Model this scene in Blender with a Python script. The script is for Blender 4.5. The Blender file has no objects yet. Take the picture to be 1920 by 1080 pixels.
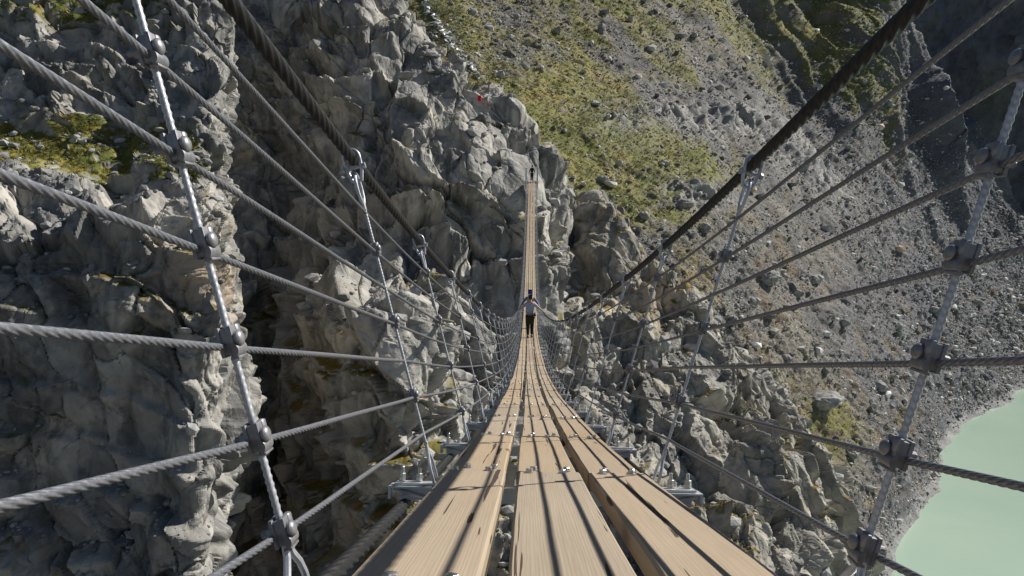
import bpy, bmesh, math, random
import numpy as np
from mathutils import Vector, Matrix
random.seed(4); RNG = np.random.default_rng(11)
scene = bpy.context.scene
COL = scene.collection
R = math.radians

# ------------------------------------------------------------------ camera, sky, sun, exposure
YAW, PITCH, ROLL = R(1.43), R(4.0), R(1.0)
cam_data = bpy.data.cameras.new('camera'); cam = bpy.data.objects.new('camera', cam_data)
COL.objects.link(cam); scene.camera = cam
cam_data.sensor_width = 36; cam_data.lens = 24.0
cam_data.clip_start = 0.02; cam_data.clip_end = 3000
CM = Matrix.Rotation(YAW, 3, 'Z') @ Matrix.Rotation(math.pi/2 - PITCH, 3, 'X') @ Matrix.Rotation(ROLL, 3, 'Z')
cam.matrix_world = CM.to_4x4()
CMN = np.array(CM)
SUN_EL, SUN_AZ = R(41.5), R(26)                      # azimuth measured from +X towards +Y
world = bpy.data.worlds.new('World'); scene.world = world; world.use_nodes = True
wnt = world.node_tree
sky = wnt.nodes.new('ShaderNodeTexSky'); sky.sky_type = 'NISHITA'; sky.sun_disc = False
sky.sun_elevation = SUN_EL; sky.sun_rotation = math.pi/2 - SUN_AZ; sky.altitude = 1700
wnt.links.new(sky.outputs[0], wnt.nodes['Background'].inputs[0])
wnt.nodes['Background'].inputs[1].default_value = 0.05
sun_d = bpy.data.lights.new('sun', 'SUN'); sun = bpy.data.objects.new('sun', sun_d); COL.objects.link(sun)
sun_d.energy = 5.0; sun_d.angle = R(0.5); sun_d.color = (1.0, 0.965, 0.90)
SDIR = Vector((math.cos(SUN_EL)*math.cos(SUN_AZ), math.cos(SUN_EL)*math.sin(SUN_AZ), math.sin(SUN_EL)))
sun.rotation_euler = SDIR.to_track_quat('Z', 'Y').to_euler(); sun.location = SDIR*200
vs = scene.view_settings
vs.view_transform = 'Standard'; vs.look = 'None'; vs.exposure = 0.38; vs.gamma = 1.0; vs.use_curve_mapping = False
scene.cycles.max_bounces = 5; scene.cycles.diffuse_bounces = 2

# ------------------------------------------------------------------ helpers
F = 1280.0
def pt(px, py, d):
    "world point seen at pixel (px, py) of the 1920x1080 photograph, d metres deep along the view axis"
    px = np.asarray(px, float); py = np.asarray(py, float); d = np.asarray(d, float)
    v = np.stack([(px-960)/F*d, (540-py)/F*d, -d], -1)
    return v @ CMN.T
def proj(P):
    v = np.asarray(P) @ CMN
    return 960 - F*v[..., 0]/v[..., 2], 540 + F*v[..., 1]/v[..., 2], -v[..., 2]

def tag(o, label=None, cat=None, group=None, kind=None):
    if label: o['label'] = label
    if cat: o['category'] = cat
    if group: o['group'] = group
    if kind: o['kind'] = kind
    return o
def empty(name, loc=(0, 0, 0)):
    o = bpy.data.objects.new(name, None); COL.objects.link(o); o.location = loc; o.empty_display_size = .1
    return o
def link(name, me, mat, parent=None, mw=None):
    o = bpy.data.objects.new(name, me); COL.objects.link(o)
    if mat is not None and not me.materials: me.materials.append(mat)
    if mw is not None: o.matrix_local = mw
    if parent is not None: o.parent = parent
    return o
def np_mesh(name, V, Q, smooth=True, color=None):
    "mesh from numpy arrays; Q is (n,3) or (n,4)"
    V = np.ascontiguousarray(V, np.float32); Q = np.ascontiguousarray(Q, np.int32)
    me = bpy.data.meshes.new(name); n, k = Q.shape
    me.vertices.add(len(V)); me.vertices.foreach_set('co', V.ravel())
    me.loops.add(n*k); me.loops.foreach_set('vertex_index', Q.ravel())
    me.polygons.add(n); me.polygons.foreach_set('loop_start', np.arange(0, n*k, k, dtype=np.int32))
    me.polygons.foreach_set('use_smooth', np.full(n, smooth, bool))
    if color is not None:
        a = me.color_attributes.new('tint', 'FLOAT_COLOR', 'POINT')
        c = np.ones((len(V), 4), np.float32); c[:, :3] = color
        a.data.foreach_set('color', c.ravel())
    me.update(calc_edges=True)
    return me

class MB:
    "collects boxes, tubes and lathes into one mesh"
    def __init__(s): s.v = []; s.f = []
    def add(s, v, f):
        b = len(s.v); s.v += [tuple(p) for p in v]; s.f += [tuple(i+b for i in q) for q in f]
    def box(s, c, size, M=None, bev=0.0):
        sx, sy, sz = [a/2 for a in size]
        if bev <= 0:
            v = [Vector((x*sx, y*sy, z*sz)) for x in (-1, 1) for y in (-1, 1) for z in (-1, 1)]
            f = [(0, 1, 3, 2), (4, 6, 7, 5), (0, 4, 5, 1), (2, 3, 7, 6), (0, 2, 6, 4), (1, 5, 7, 3)]
        else:
            bm = bmesh.new(); bmesh.ops.create_cube(bm, size=1.0)
            for q in bm.verts: q.co = Vector((q.co.x*2*sx, q.co.y*2*sy, q.co.z*2*sz))
            bmesh.ops.bevel(bm, geom=bm.edges[:], offset=bev, segments=2, profile=.6, affect='EDGES')
            bm.verts.index_update()
            v = [q.co.copy() for q in bm.verts]; f = [tuple(a.index for a in q.verts) for q in bm.faces]; bm.free()
        v = [(M @ p if M else p) + Vector(c) for p in v]
        s.add(v, f)
    def tube(s, pts, r, n=8, cap=True):
        pts = [Vector(p) for p in pts]
        rr = r if hasattr(r, '__len__') else [r]*len(pts)
        t0 = (pts[1]-pts[0]).normalized()
        u = t0.cross(Vector((0, 0, 1)))
        if u.length < .05: u = t0.cross(Vector((0, 1, 0)))
        u.normalize(); V = []
        for i, p in enumerate(pts):
            t = (pts[min(i+1, len(pts)-1)] - pts[max(i-1, 0)]).normalized()
            u = (u - t*u.dot(t)).normalized(); w = t.cross(u)
            for k in range(n):
                a = 2*math.pi*k/n
                V.append(p + (u*math.cos(a) + w*math.sin(a))*rr[i])
        f = []
        for i in range(len(pts)-1):
            for k in range(n):
                a = i*n+k; b = i*n+(k+1) % n
                f.append((a, b, b+n, a+n))
        if cap:
            f.append(tuple(range(n))[::-1]); f.append(tuple(range((len(pts)-1)*n, len(pts)*n)))
        s.add(V, f)
    def lathe(s, prof, axis=Vector((0, 0, 1)), at=(0, 0, 0), n=12):
        "prof: (r, h) pairs along axis"
        axis = Vector(axis).normalized(); u = axis.orthogonal().normalized(); w = axis.cross(u); V = []; f = []
        for (r, h) in prof:
            for k in range(n):
                a = 2*math.pi*k/n
                V.append(Vector(at) + axis*h + (u*math.cos(a)+w*math.sin(a))*r)
        for i in range(len(prof)-1):
            for k in range(n):
                a = i*n+k; b = i*n+(k+1) % n
                f.append((a, b, b+n, a+n))
        f.append(tuple(range(n))[::-1]); f.append(tuple(range((len(prof)-1)*n, len(prof)*n)))
        s.add(V, f)
    def mesh(s, name, smooth=None):
        me = bpy.data.meshes.new(name); me.from_pydata(s.v, [], s.f); me.update()
        bm = bmesh.new(); bm.from_mesh(me); bmesh.ops.recalc_face_normals(bm, faces=bm.faces[:]); bm.to_mesh(me); bm.free()
        if smooth is not None:
            for p in me.polygons: p.use_smooth = True
            me.set_sharp_from_angle(angle=R(smooth))
        return me

# ------------------------------------------------------------------ numpy noise
def hsh(ix, iy, iz, seed):
    with np.errstate(over='ignore'):
        h = (ix.astype(np.uint32)*np.uint32(374761393) + iy.astype(np.uint32)*np.uint32(668265263)
             + iz.astype(np.uint32)*np.uint32(2147483647 - 58) + np.uint32((seed*1274126177) & 0xffffffff))
        h = (h ^ (h >> np.uint32(13)))*np.uint32(1274126177)
        h = (h ^ (h >> np.uint32(16)))*np.uint32(2246822519)
        h = h ^ (h >> np.uint32(15))
    return h
def h01(h, k):
    with np.errstate(over='ignore'):
        g = (h ^ np.uint32((k*2654435761) & 0xffffffff))*np.uint32(2246822519)
        g = (g ^ (g >> np.uint32(13)))*np.uint32(3266489917); g = g ^ (g >> np.uint32(16))
    return g.astype(np.float32)*np.float32(1/4294967296.0)
from concurrent.futures import ThreadPoolExecutor
POOL = ThreadPoolExecutor(4)
def par(fn, P, *a):
    "run fn over cache-sized pieces of the points"
    CH = 12000
    if len(P) <= CH: return fn(P, *a)
    res = list(POOL.map(lambda q: fn(q, *a), [P[i:i+CH] for i in range(0, len(P), CH)]))
    if isinstance(res[0], tuple): return tuple(np.concatenate([r[k] for r in res]) for k in range(len(res[0])))
    return np.concatenate(res)
def vnoise(P, seed=0): return par(vnoise_, P, seed)
def vnoise_(P, seed=0):
    P = P.astype(np.float32); I = np.floor(P); f = P - I; I = I.astype(np.int64)
    f = f*f*f*(f*(f*6-15)+10); out = 0
    for dx in (0, 1):
        wx = f[:, 0] if dx else 1-f[:, 0]
        for dy in (0, 1):
            wy = f[:, 1] if dy else 1-f[:, 1]
            for dz in (0, 1):
                wz = f[:, 2] if dz else 1-f[:, 2]
                out = out + wx*wy*wz*h01(hsh(I[:, 0]+dx, I[:, 1]+dy, I[:, 2]+dz, seed), 7)
    return out*2-1
def fbm(P, oct=4, seed=0, gain=.5, lac=2.07): return par(fbm_, P, oct, seed, gain, lac)
def fbm_(P, oct, seed, gain, lac):
    a = 1.0; s = 0; t = 0
    for o in range(oct):
        s = s + a*vnoise_(P*(lac**o) + 17.3*o, seed+o*31); t += a; a *= gain
    return s/t
def ridged(P, oct=4, seed=0, gain=.5):
    a = 1.0; s = 0; t = 0
    for o in range(oct):
        s = s + a*(1-2*np.abs(vnoise(P*(2.07**o)+9.1*o, seed+o*37))); t += a; a *= gain
    return s/t
def cells(P, seed=0, tilt=.6, jit=.9, w=.12): return par(cells_, P, seed, tilt, jit, w)
def cells_(P, seed, tilt, jit, w):
    "Voronoi blocks: each block has its own height and its own tilted face, joined by a steep riser; returns (face height, distance to joint, id)"
    P = P.astype(np.float32); I = np.floor(P).astype(np.int64); n = len(P)
    F1 = np.full(n, 9e9, np.float32); F2 = F1.copy(); val = np.zeros(n, np.float32); val2 = val.copy(); cid = np.zeros(n, np.float32)
    for dx in (-1, 0, 1):
        for dy in (-1, 0, 1):
            for dz in (-1, 0, 1):
                h = hsh(I[:, 0]+dx, I[:, 1]+dy, I[:, 2]+dz, seed)
                ox = I[:, 0]+dx+.5+(h01(h, 1)-.5)*jit - P[:, 0]
                oy = I[:, 1]+dy+.5+(h01(h, 2)-.5)*jit - P[:, 1]
                oz = I[:, 2]+dz+.5+(h01(h, 3)-.5)*jit - P[:, 2]
                d = ox*ox+oy*oy+oz*oz
                k = np.where(d < F2)[0]
                if len(k) == 0: continue
                hk = h[k]; dk = d[k]; near = dk < F1[k]
                hv = h01(hk, 4)-.5 - tilt*((h01(hk, 5)-.5)*ox[k] + (h01(hk, 6)-.5)*oy[k] + (h01(hk, 8)-.5)*oz[k])*2
                F2[k] = np.where(near, F1[k], dk); val2[k] = np.where(near, val[k], hv)
                val[k] = np.where(near, hv, val[k]); cid[k] = np.where(near, h01(hk, 9), cid[k]); F1[k] = np.where(near, dk, F1[k])
    e = np.sqrt(F2)-np.sqrt(F1); t = np.clip(e/w, 0, 1); t = .5+.5*t*t*(3-2*t)
    return val2+(val-val2)*t, e, cid
def sstep(a, b, x):
    t = np.clip((x-a)/(b-a), 0, 1); return t*t*(3-2*t)
def mix(a, b, t):
    return a + (b-a)*t[:, None]

# ------------------------------------------------------------------ material helpers
def new_mat(name, rough=.8, metal=0.0, spec=.3):
    m = bpy.data.materials.new(name); m.use_nodes = True
    b = m.node_tree.nodes['Principled BSDF']
    b.inputs['Roughness'].default_value = rough; b.inputs['Metallic'].default_value = metal
    b.inputs['Specular IOR Level'].default_value = spec
    return m, m.node_tree, b
def nd(nt, t, **kw):
    n = nt.nodes.new(t)
    for k, v in kw.items(): setattr(n, k, v)
    return n
def noise(nt, vec, scale, detail=4, rough=.55, dist=0):
    n = nd(nt, 'ShaderNodeTexNoise'); n.inputs['Scale'].default_value = scale; n.inputs['Detail'].default_value = detail
    n.inputs['Roughness'].default_value = rough; n.inputs['Distortion'].default_value = dist
    if vec is not None: nt.links.new(vec, n.inputs['Vector'])
    return n.outputs['Fac']
def ramp(nt, fac, stops):
    n = nd(nt, 'ShaderNodeValToRGB'); e = n.color_ramp.elements
    while len(e) < len(stops): e.new(.5)
    for el, (p, c) in zip(e, stops):
        el.position = p; el.color = (c, c, c, 1) if not hasattr(c, '__len__') else (*c, 1)
    nt.links.new(fac, n.inputs[0]); return n.outputs[0]
def mul(nt, a, b, fac=1.0, mode='MULTIPLY'):
    n = nd(nt, 'ShaderNodeMix', data_type='RGBA', blend_type=mode); n.inputs[0].default_value = fac
    for s, x in ((6, a), (7, b)):
        if hasattr(x, 'is_linked'): nt.links.new(x, n.inputs[s])
        else: n.inputs[s].default_value = (*x, 1)
    return n.outputs[2]
def mixf(nt, fac, a, b):
    n = nd(nt, 'ShaderNodeMix', data_type='RGBA'); nt.links.new(fac, n.inputs[0])
    for s, x in ((6, a), (7, b)):
        if hasattr(x, 'is_linked'): nt.links.new(x, n.inputs[s])
        else: n.inputs[s].default_value = (*x, 1)
    return n.outputs[2]
def bump(nt, h, strength, dist, prev=None):
    n = nd(nt, 'ShaderNodeBump'); n.inputs['Strength'].default_value = strength; n.inputs['Distance'].default_value = dist
    nt.links.new(h, n.inputs['Height'])
    if prev is not None: nt.links.new(prev, n.inputs['Normal'])
    return n.outputs[0]
def simple(name, col, rough=.6, metal=0.0, var=.15, scale=20, spec=.3, bmp=0.0):
    m, nt, b = new_mat(name, rough, metal, spec)
    tc = nd(nt, 'ShaderNodeTexCoord')
    f = noise(nt, tc.outputs['Object'], scale, 4)
    c = mul(nt, col, ramp(nt, f, [(.25, 1-var*1.6), (.75, 1+var)]))
    nt.links.new(c, b.inputs['Base Color'])
    if bmp: nt.links.new(bump(nt, f, .5, bmp), b.inputs['Normal'])
    return m

def ground_mat(name, cscale, cvar, bumps, rough=.9, spec=.15, strata=0, crease=0):
    "base colour from the mesh's own tint (rock kind, lichen, grass), broken up by fine noise"
    m, nt, b = new_mat(name, rough, 0, spec)
    tc = nd(nt, 'ShaderNodeTexCoord'); v = tc.outputs['Object']
    at = nd(nt, 'ShaderNodeVertexColor', layer_name='tint')
    f = noise(nt, v, cscale, 6, .65)
    c = mul(nt, at.outputs['Color'], ramp(nt, f, [(.28, 1-cvar*1.5), (.5, 1.0), (.72, 1+cvar)]))
    f2 = noise(nt, v, cscale*.17, 5, .6)
    c = mul(nt, c, ramp(nt, f2, [(.3, .78), (.7, 1.2)]))
    nt.links.new(c, b.inputs['Base Color'])
    nrm = None
    for (s, st, ds, kind) in bumps:
        if kind == 'n': h = noise(nt, v, s, 6, .65)
        else:
            vo = nd(nt, 'ShaderNodeTexVoronoi', feature='DISTANCE_TO_EDGE'); vo.inputs['Scale'].default_value = s
            wn = nd(nt, 'ShaderNodeTexNoise'); wn.inputs['Scale'].default_value = s*.7; wn.inputs['Detail'].default_value = 3
            nt.links.new(v, wn.inputs['Vector'])
            mp = nd(nt, 'ShaderNodeMix', data_type='VECTOR'); mp.inputs[0].default_value = .35
            nt.links.new(v, mp.inputs[4]); nt.links.new(wn.outputs['Color'], mp.inputs[5])
            nt.links.new(mp.outputs[1], vo.inputs['Vector'])
            h = ramp(nt, vo.outputs[0], [(0, 0.0), (.09, .85), (.5, 1.0)])
        nrm = bump(nt, h, st, ds, nrm)
    if crease:
        mp = nd(nt, 'ShaderNodeMapping'); mp.inputs['Scale'].default_value = (1.0, 1.0, .45); mp.inputs['Rotation'].default_value = (.2, .25, .4)
        nt.links.new(v, mp.inputs[0])
        rn = nd(nt, 'ShaderNodeTexNoise', noise_type='RIDGED_MULTIFRACTAL'); nt.links.new(mp.outputs[0], rn.inputs['Vector'])
        rn.inputs['Scale'].default_value = 1.15; rn.inputs['Detail'].default_value = 6; rn.inputs['Roughness'].default_value = .55; rn.inputs['Distortion'].default_value = .3
        nrm = bump(nt, ramp(nt, rn.outputs['Fac'], [(.0, 1.0), (.55, .8), (1.0, 0.0)]), crease, .22, nrm)
    if strata:
        mp = nd(nt, 'ShaderNodeMapping'); mp.inputs['Scale'].default_value = (3.2, 3.2, .55); mp.inputs['Rotation'].default_value = (.15, .3, .5)
        nt.links.new(v, mp.inputs[0]); nrm = bump(nt, noise(nt, mp.outputs[0], 1.0, 6, .62, .4), strata, .16, nrm)
    nt.links.new(nrm, b.inputs['Normal'])
    return m
M_rock = ground_mat('rock', 1.2, .09, [(1.1, .55, .22, 'n'), (5.0, .45, .05, 'n'), (.8, .35, .12, 'v')], strata=.25, crease=.35)
M_hill = ground_mat('hill', .8, .16, [(.9, .7, .6, 'n'), (3.0, .6, .2, 'n')])
M_stone = ground_mat('stone', 2.5, .2, [(2.0, .6, .15, 'n')])
M_far = ground_mat('far_rock', .12, .25, [(.06, .8, 6.0, 'n'), (.3, .8, 1.6, 'n')])

# ------------------------------------------------------------------ terrain sheets
def pchip(P, t):
    "monotone cubic through P (axis 0) at parameters t"
    n = len(P); d = np.diff(P, axis=0); m = np.zeros_like(P)
    a, b = d[:-1], d[1:]
    with np.errstate(divide='ignore', invalid='ignore'):
        hm = 2*a*b/(a+b)
    m[1:-1] = np.where(a*b > 0, np.nan_to_num(hm), (a+b)*.25)
    m[0] = d[0]; m[-1] = d[-1]
    i = np.clip(np.floor(t).astype(int), 0, n-2); u = (t-i)
    u = u.reshape((-1,)+(1,)*(P.ndim-1))
    p0, p1, m0, m1 = P[i], P[i+1], m[i], m[i+1]
    return (2*u**3-3*u**2+1)*p0 + (u**3-2*u**2+u)*m0 + (-2*u**3+3*u**2)*p1 + (u**3-u**2)*m1
def params(P, step):
    ts = []
    L = np.linalg.norm(np.diff(P, axis=0), axis=-1)
    D = np.linalg.norm((P[1:]+P[:-1])/2, axis=-1)
    ang = np.percentile(L/D, 75, axis=1)
    for j, a in enumerate(ang):
        n = max(3, int(a/step)); ts.append(j + np.arange(n)/n)
    ts.append([len(P)-1]); return np.concatenate(ts)
class Sheet:
    def __init__(s, ctrl, step):
        C = np.array(ctrl, float)                      # columns x rows x (px, py, depth)
        P = pt(C[..., 0], C[..., 1], C[..., 2])
        A = pchip(P, params(P, step))
        B = np.swapaxes(A, 0, 1); B = pchip(B, params(np.swapaxes(P, 0, 1), step))
        s.G = np.ascontiguousarray(np.swapaxes(B, 0, 1)); s.sh = s.G.shape[:2]
        N = s.normals(s.G); s.sgn = 1.0
        if np.mean(np.sum(N*s.G, -1)) > 0: s.sgn = -1.0
        s.N = N*s.sgn
    @staticmethod
    def normals(G):
        n = np.cross(np.gradient(G, axis=0), np.gradient(G, axis=1))
        return n/np.maximum(np.linalg.norm(n, axis=-1, keepdims=True), 1e-9)
    def flat(s): return s.G.reshape(-1, 3), s.N.reshape(-1, 3)
    def displace(s, d, up=None):
        V = s.N.copy()
        if up is not None: V = V*(1-up) + np.array([0, 0, up]); 
        s.G = s.G + V*d.reshape(s.sh)[..., None]
        s.N = s.normals(s.G)*s.sgn
    def mesh(s, name, color, smooth=True):
        nu, nv = s.sh; idx = np.arange(nu*nv).reshape(nu, nv)
        Q = np.stack([idx[:-1, :-1], idx[1:, :-1], idx[1:, 1:], idx[:-1, 1:]], -1).reshape(-1, 4)
        if s.sgn < 0: Q = Q[:, ::-1]
        return np_mesh(name, s.G.reshape(-1, 3), Q, smooth, color)

def rot_xy(P, a):
    c, s_ = math.cos(a), math.sin(a); Q = P.copy()
    Q[:, 0] = P[:, 0]*c - P[:, 1]*s_; Q[:, 1] = P[:, 0]*s_ + P[:, 1]*c
    return Q
def rock_disp(P, amp=1.0, big=8.0, seed=0, lean=.25, bench=.5, rmin=.45):
    "jointed rock: tilted blocks at four sizes with rounded joints, and benches that step back up the face"
    n_ = lambda sc, k, o=3: np.stack([fbm(P/sc, o, seed+k), fbm(P/sc+50, o, seed+k+1), fbm(P/sc+90, o, seed+k+2)], -1)
    W = P + n_(big*.9, 1)*big*.30
    W = rot_xy(W, .5); W[:, 0] += W[:, 2]*lean
    rough = sstep(-.15, .35, fbm(P/(big*1.1), 3, seed+77))      # some parts shattered, some smooth slabs
    d = 0
    for i, (s, a, az, j) in enumerate(((1.0, .30, 1.8, .22), (.46, .46, 1.9, .34), (.20, .34, 1.6, .34), (.085, .28, 1.3, .34))):
        sc = big*s
        v, e, c = cells(W/np.array([sc, sc, sc*az]), seed+11*i, (1.6, 1.3, 1.2, 1.2)[i], .9, (.15, .13, .15, .2)[i])
        rnd = np.sqrt(np.clip(e, 0, .16)/.16)             # block edges rounded off into the joint
        k = 1.0 if i == 0 else (.45+.55*rough if i == 1 else .1+rmin+(.9-rmin)*rough)
        d = d + sc*a*(v*.8 - j*(1-rnd))*k
        if i == 1: cid = c
        if i == 2: cid2 = c
        W = W + n_(sc*.7, 40+10*i, 2)*sc*.06
    if bench:
        hb = big*.62
        z = (P[:, 2] + .35*P[:, 0]*np.sin(seed) + big*.5*fbm(P/(big*1.4), 3, seed+8) + big*.25*cid)/hb
        t = z-np.floor(z)
        d = d + bench*hb*np.where(t < .8, t/.8-.5, .5-sstep(.8, 1.0, t))*(.5+.5*rough)
    d = d + .012*big*fbm(P/big*5.0, 4, seed+5, .6)
    return (d-d.mean())*amp, np.clip(cid*.65+cid2*.55-.1, 0, 1)
def rock_color(S, P, cid, seed=0, moss=.5, warm=.3):
    nz = S.N[..., 2].ravel(); n1 = fbm(P/5.0, 4, seed+1); n2 = fbm(P/1.3, 4, seed+2); n3 = fbm(P/14.0, 3, seed+3)
    g1 = np.array([.165, .163, .157]); g2 = np.array([.42, .395, .35]); wm = np.array([.40, .285, .19]); dk = np.array([.09, .09, .086])
    n4 = fbm(P/.45, 3, seed+9)
    c = mix(np.repeat(g1[None], len(P), 0), g2[None], np.clip(.45+.55*n1+.9*(cid-.5)+.35*n2, 0, 1))
    c = mix(c, np.array([[.47, .46, .41]]), sstep(.12, .4, n4*.7+n2*.5+n3*.3)*.4)      # pale lichen crusts
    c = mix(c, np.array([[.10, .095, .085]]), sstep(.1, .42, -n4*.8-n2*.5+n1*.3-.15)*.45)   # dark lichen
    c = mix(c, wm[None], np.clip((n3*1.3+n2*.5+(cid-.5)*.6-.55+warm)*1.1, 0, .6))
    st = fbm(P*np.array([.9, .9, .07]), 4, seed+6)         # dark water streaks run down the faces
    c = mix(c, dk[None], np.clip((st-.12)*2.4, 0, .6)*sstep(.75, .3, nz))
    m = sstep(.62, .86, nz + .25*n2)*sstep(.0, .35, n1*.8+n3*.7+moss-.35)
    gr = mix(np.repeat(np.array([[.13, .125, .03]]), len(P), 0), np.array([[.20, .13, .035]]), np.clip(.5+n2*1.2+n1, 0, 1))
    gr = mix(gr, np.array([[.06, .075, .02]]), np.clip(n1*1.5, 0, .8))
    return mix(c, gr, m), m

STEP = 2.5/1280
# --- cliff that carries the far end of the bridge
def col(px, *rows): return [(px+(r[2] if len(r) > 2 else 0), r[0], r[1]) for r in rows]
cliff_ctrl = [
 col(330, (1180, 62), (900, 66), (650, 72), (500, 76), (400, 80), (300, 85), (200, 92), (90, 98), (-60, 106), (-150, 125)),
 col(440, (1180, 66), (900, 70), (650, 76), (500, 80), (400, 84), (300, 88), (200, 94), (90, 99), (-60, 106), (-150, 125)),
 col(530, (1180, 70), (900, 75), (650, 81), (500, 84), (400, 87), (300, 89), (200, 91), (90, 94), (-60, 103), (-150, 125)),
 col(600, (1180, 59), (900, 63), (700, 67), (560, 74), (440, 79), (320, 82), (200, 84), (90, 91), (-60, 102), (-150, 125)),
 col(680, (1180, 54), (900, 54.5), (700, 55.5), (590, 59), (480, 70), (320, 78), (200, 81), (90, 87), (-60, 97), (-150, 125)),
 col(770, (1180, 53), (900, 53.5), (720, 54), (600, 57.5), (500, 68), (340, 75), (200, 81, -6), (90, 89, -26), (-40, 101, -46), (-100, 125, -46)),
 col(835, (1180, 54), (900, 58), (720, 62), (620, 67), (500, 71), (350, 75), (230, 81, -8), (140, 87, -20), (85, 93, -36), (120, 118, -30)),
 col(900, (1180, 58), (900, 62), (720, 66), (620, 69), (500, 72), (360, 75), (260, 80), (190, 85, -12), (150, 90, -24), (200, 112, -20)),
 col(960, (1180, 60), (900, 64), (720, 67), (620, 70), (500, 73), (400, 75), (345, 76.5), (260, 81), (190, 87), (250, 108)),
 col(1000, (1180, 61), (900, 65), (720, 68.5), (620, 71), (500, 74), (410, 76), (348, 77), (280, 81), (218, 86), (290, 106)),
 col(1035, (1180, 64), (900, 68), (720, 71), (620, 73), (500, 76), (430, 78), (380, 79.5), (320, 82), (270, 85), (350, 104)),
 col(1062, (1180, 70), (900, 74), (720, 76), (620, 78), (520, 80), (460, 82), (420, 83), (380, 84.5), (340, 87), (430, 104)),
 col(1072, (1180, 80), (900, 84), (720, 86), (620, 87), (540, 88), (490, 89), (450, 90), (410, 91), (380, 93), (480, 106)),
 col(1066, (1180, 96), (900, 98), (720, 100), (640, 101), (580, 102), (530, 103), (490, 104), (450, 105), (420, 107), (560, 112)),
]
cliff = Sheet(cliff_ctrl, STEP)
P, _ = cliff.flat(); px, py, dd = proj(P)
d, cid = rock_disp(P, 1.0, 8.6, 3, bench=.42, rmin=.2)
calm = 1 - np.exp(-(((px-1000)/52)**2 + ((py-345)/46)**2))
cliff.displace(d*(.12+.88*calm))
P, _ = cliff.flat(); c, m = rock_color(cliff, P, cid, 3, .5, .08); c = c*1.18
tag(link('rock_cliff', cliff.mesh('rock_cliff', c, False), M_rock), 'grey jointed rock cliff that carries the far end of the footbridge', 'cliff', kind='structure')

# --- spur running down to the lake
spur_ctrl = [
 col(985, (1180, 62), (960, 66), (830, 69), (740, 72), (680, 75), (630, 79), (560, 86), (470, 94), (380, 101), (420, 112)),
 col(1060, (1180, 60), (960, 64), (830, 67), (740, 70), (680, 73), (630, 77), (560, 84), (470, 92), (375, 98), (400, 112)),
 col(1130, (1180, 58), (960, 62), (830, 65.5), (740, 69), (680, 73), (620, 77), (540, 83), (450, 88), (355, 95), (390, 110)),
 col(1190, (1180, 57), (960, 61), (830, 65), (740, 69), (680, 73), (620, 77), (560, 81), (500, 85), (438, 90), (480, 106)),
 col(1250, (1180, 56), (960, 61), (850, 65), (760, 69), (700, 73), (650, 76), (600, 80), (550, 83), (498, 87), (550, 104)),
 col(1310, (1180, 56), (970, 61), (870, 65), (790, 69), (730, 73), (680, 76), (640, 79), (600, 81), (552, 85), (620, 102)),
 col(1352, (1180, 57), (980, 62), (890, 66), (820, 70), (770, 73), (730, 76), (690, 79), (660, 81), (628, 84), (700, 102)),
 col(1420, (1180, 58), (1000, 62), (920, 66), (860, 69), (820, 72), (785, 74), (755, 76), (730, 78), (705, 81), (780, 100)),
 col(1490, (1180, 59), (1030, 63), (970, 66), (920, 69), (880, 71), (850, 73), (825, 75), (802, 77), (778, 80), (860, 98)),
 col(1550, (1190, 62), (1080, 65), (1030, 67), (990, 70), (960, 72), (935, 74), (915, 76), (895, 77), (875, 80), (950, 96)),
 col(1590, (1200, 66), (1130, 68), (1090, 70), (1060, 72), (1040, 74), (1020, 76), (1003, 78), (988, 80), (970, 83), (1050, 97)),
 col(1622, (1240, 74), (1200, 76), (1180, 78), (1160, 80), (1140, 82), (1125, 83), (1110, 84), (1098, 86), (1085, 89), (1150, 100)),
 col(1640, (1330, 90), (1310, 91), (1290, 92), (1270, 93), (1250, 94), (1240, 95), (1230, 96), (1220, 97), (1210, 98), (1270, 106)),
]
spur = Sheet(spur_ctrl, STEP)
P, _ = spur.flat()
d, cid = rock_disp(P*np.array([1.25, 1, .72]), 1.0, 6.6, 77, -.2, bench=.3, rmin=.3)
px, py, dd = proj(P); spur.displace(d*(1-.6*np.exp(-(((px-1110)/60)**2+((py-380)/70)**2))))
P, _ = spur.flat(); c, m = rock_color(spur, P, cid, 77, .45, .06); c = c*np.array([[1.12, 1.1, 1.05]])
tag(link('rock_spur', spur.mesh('rock_spur', c, False), M_rock), 'brownish rock spur stepping down from the cliff to the lake', 'rock spur', kind='structure')

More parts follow.
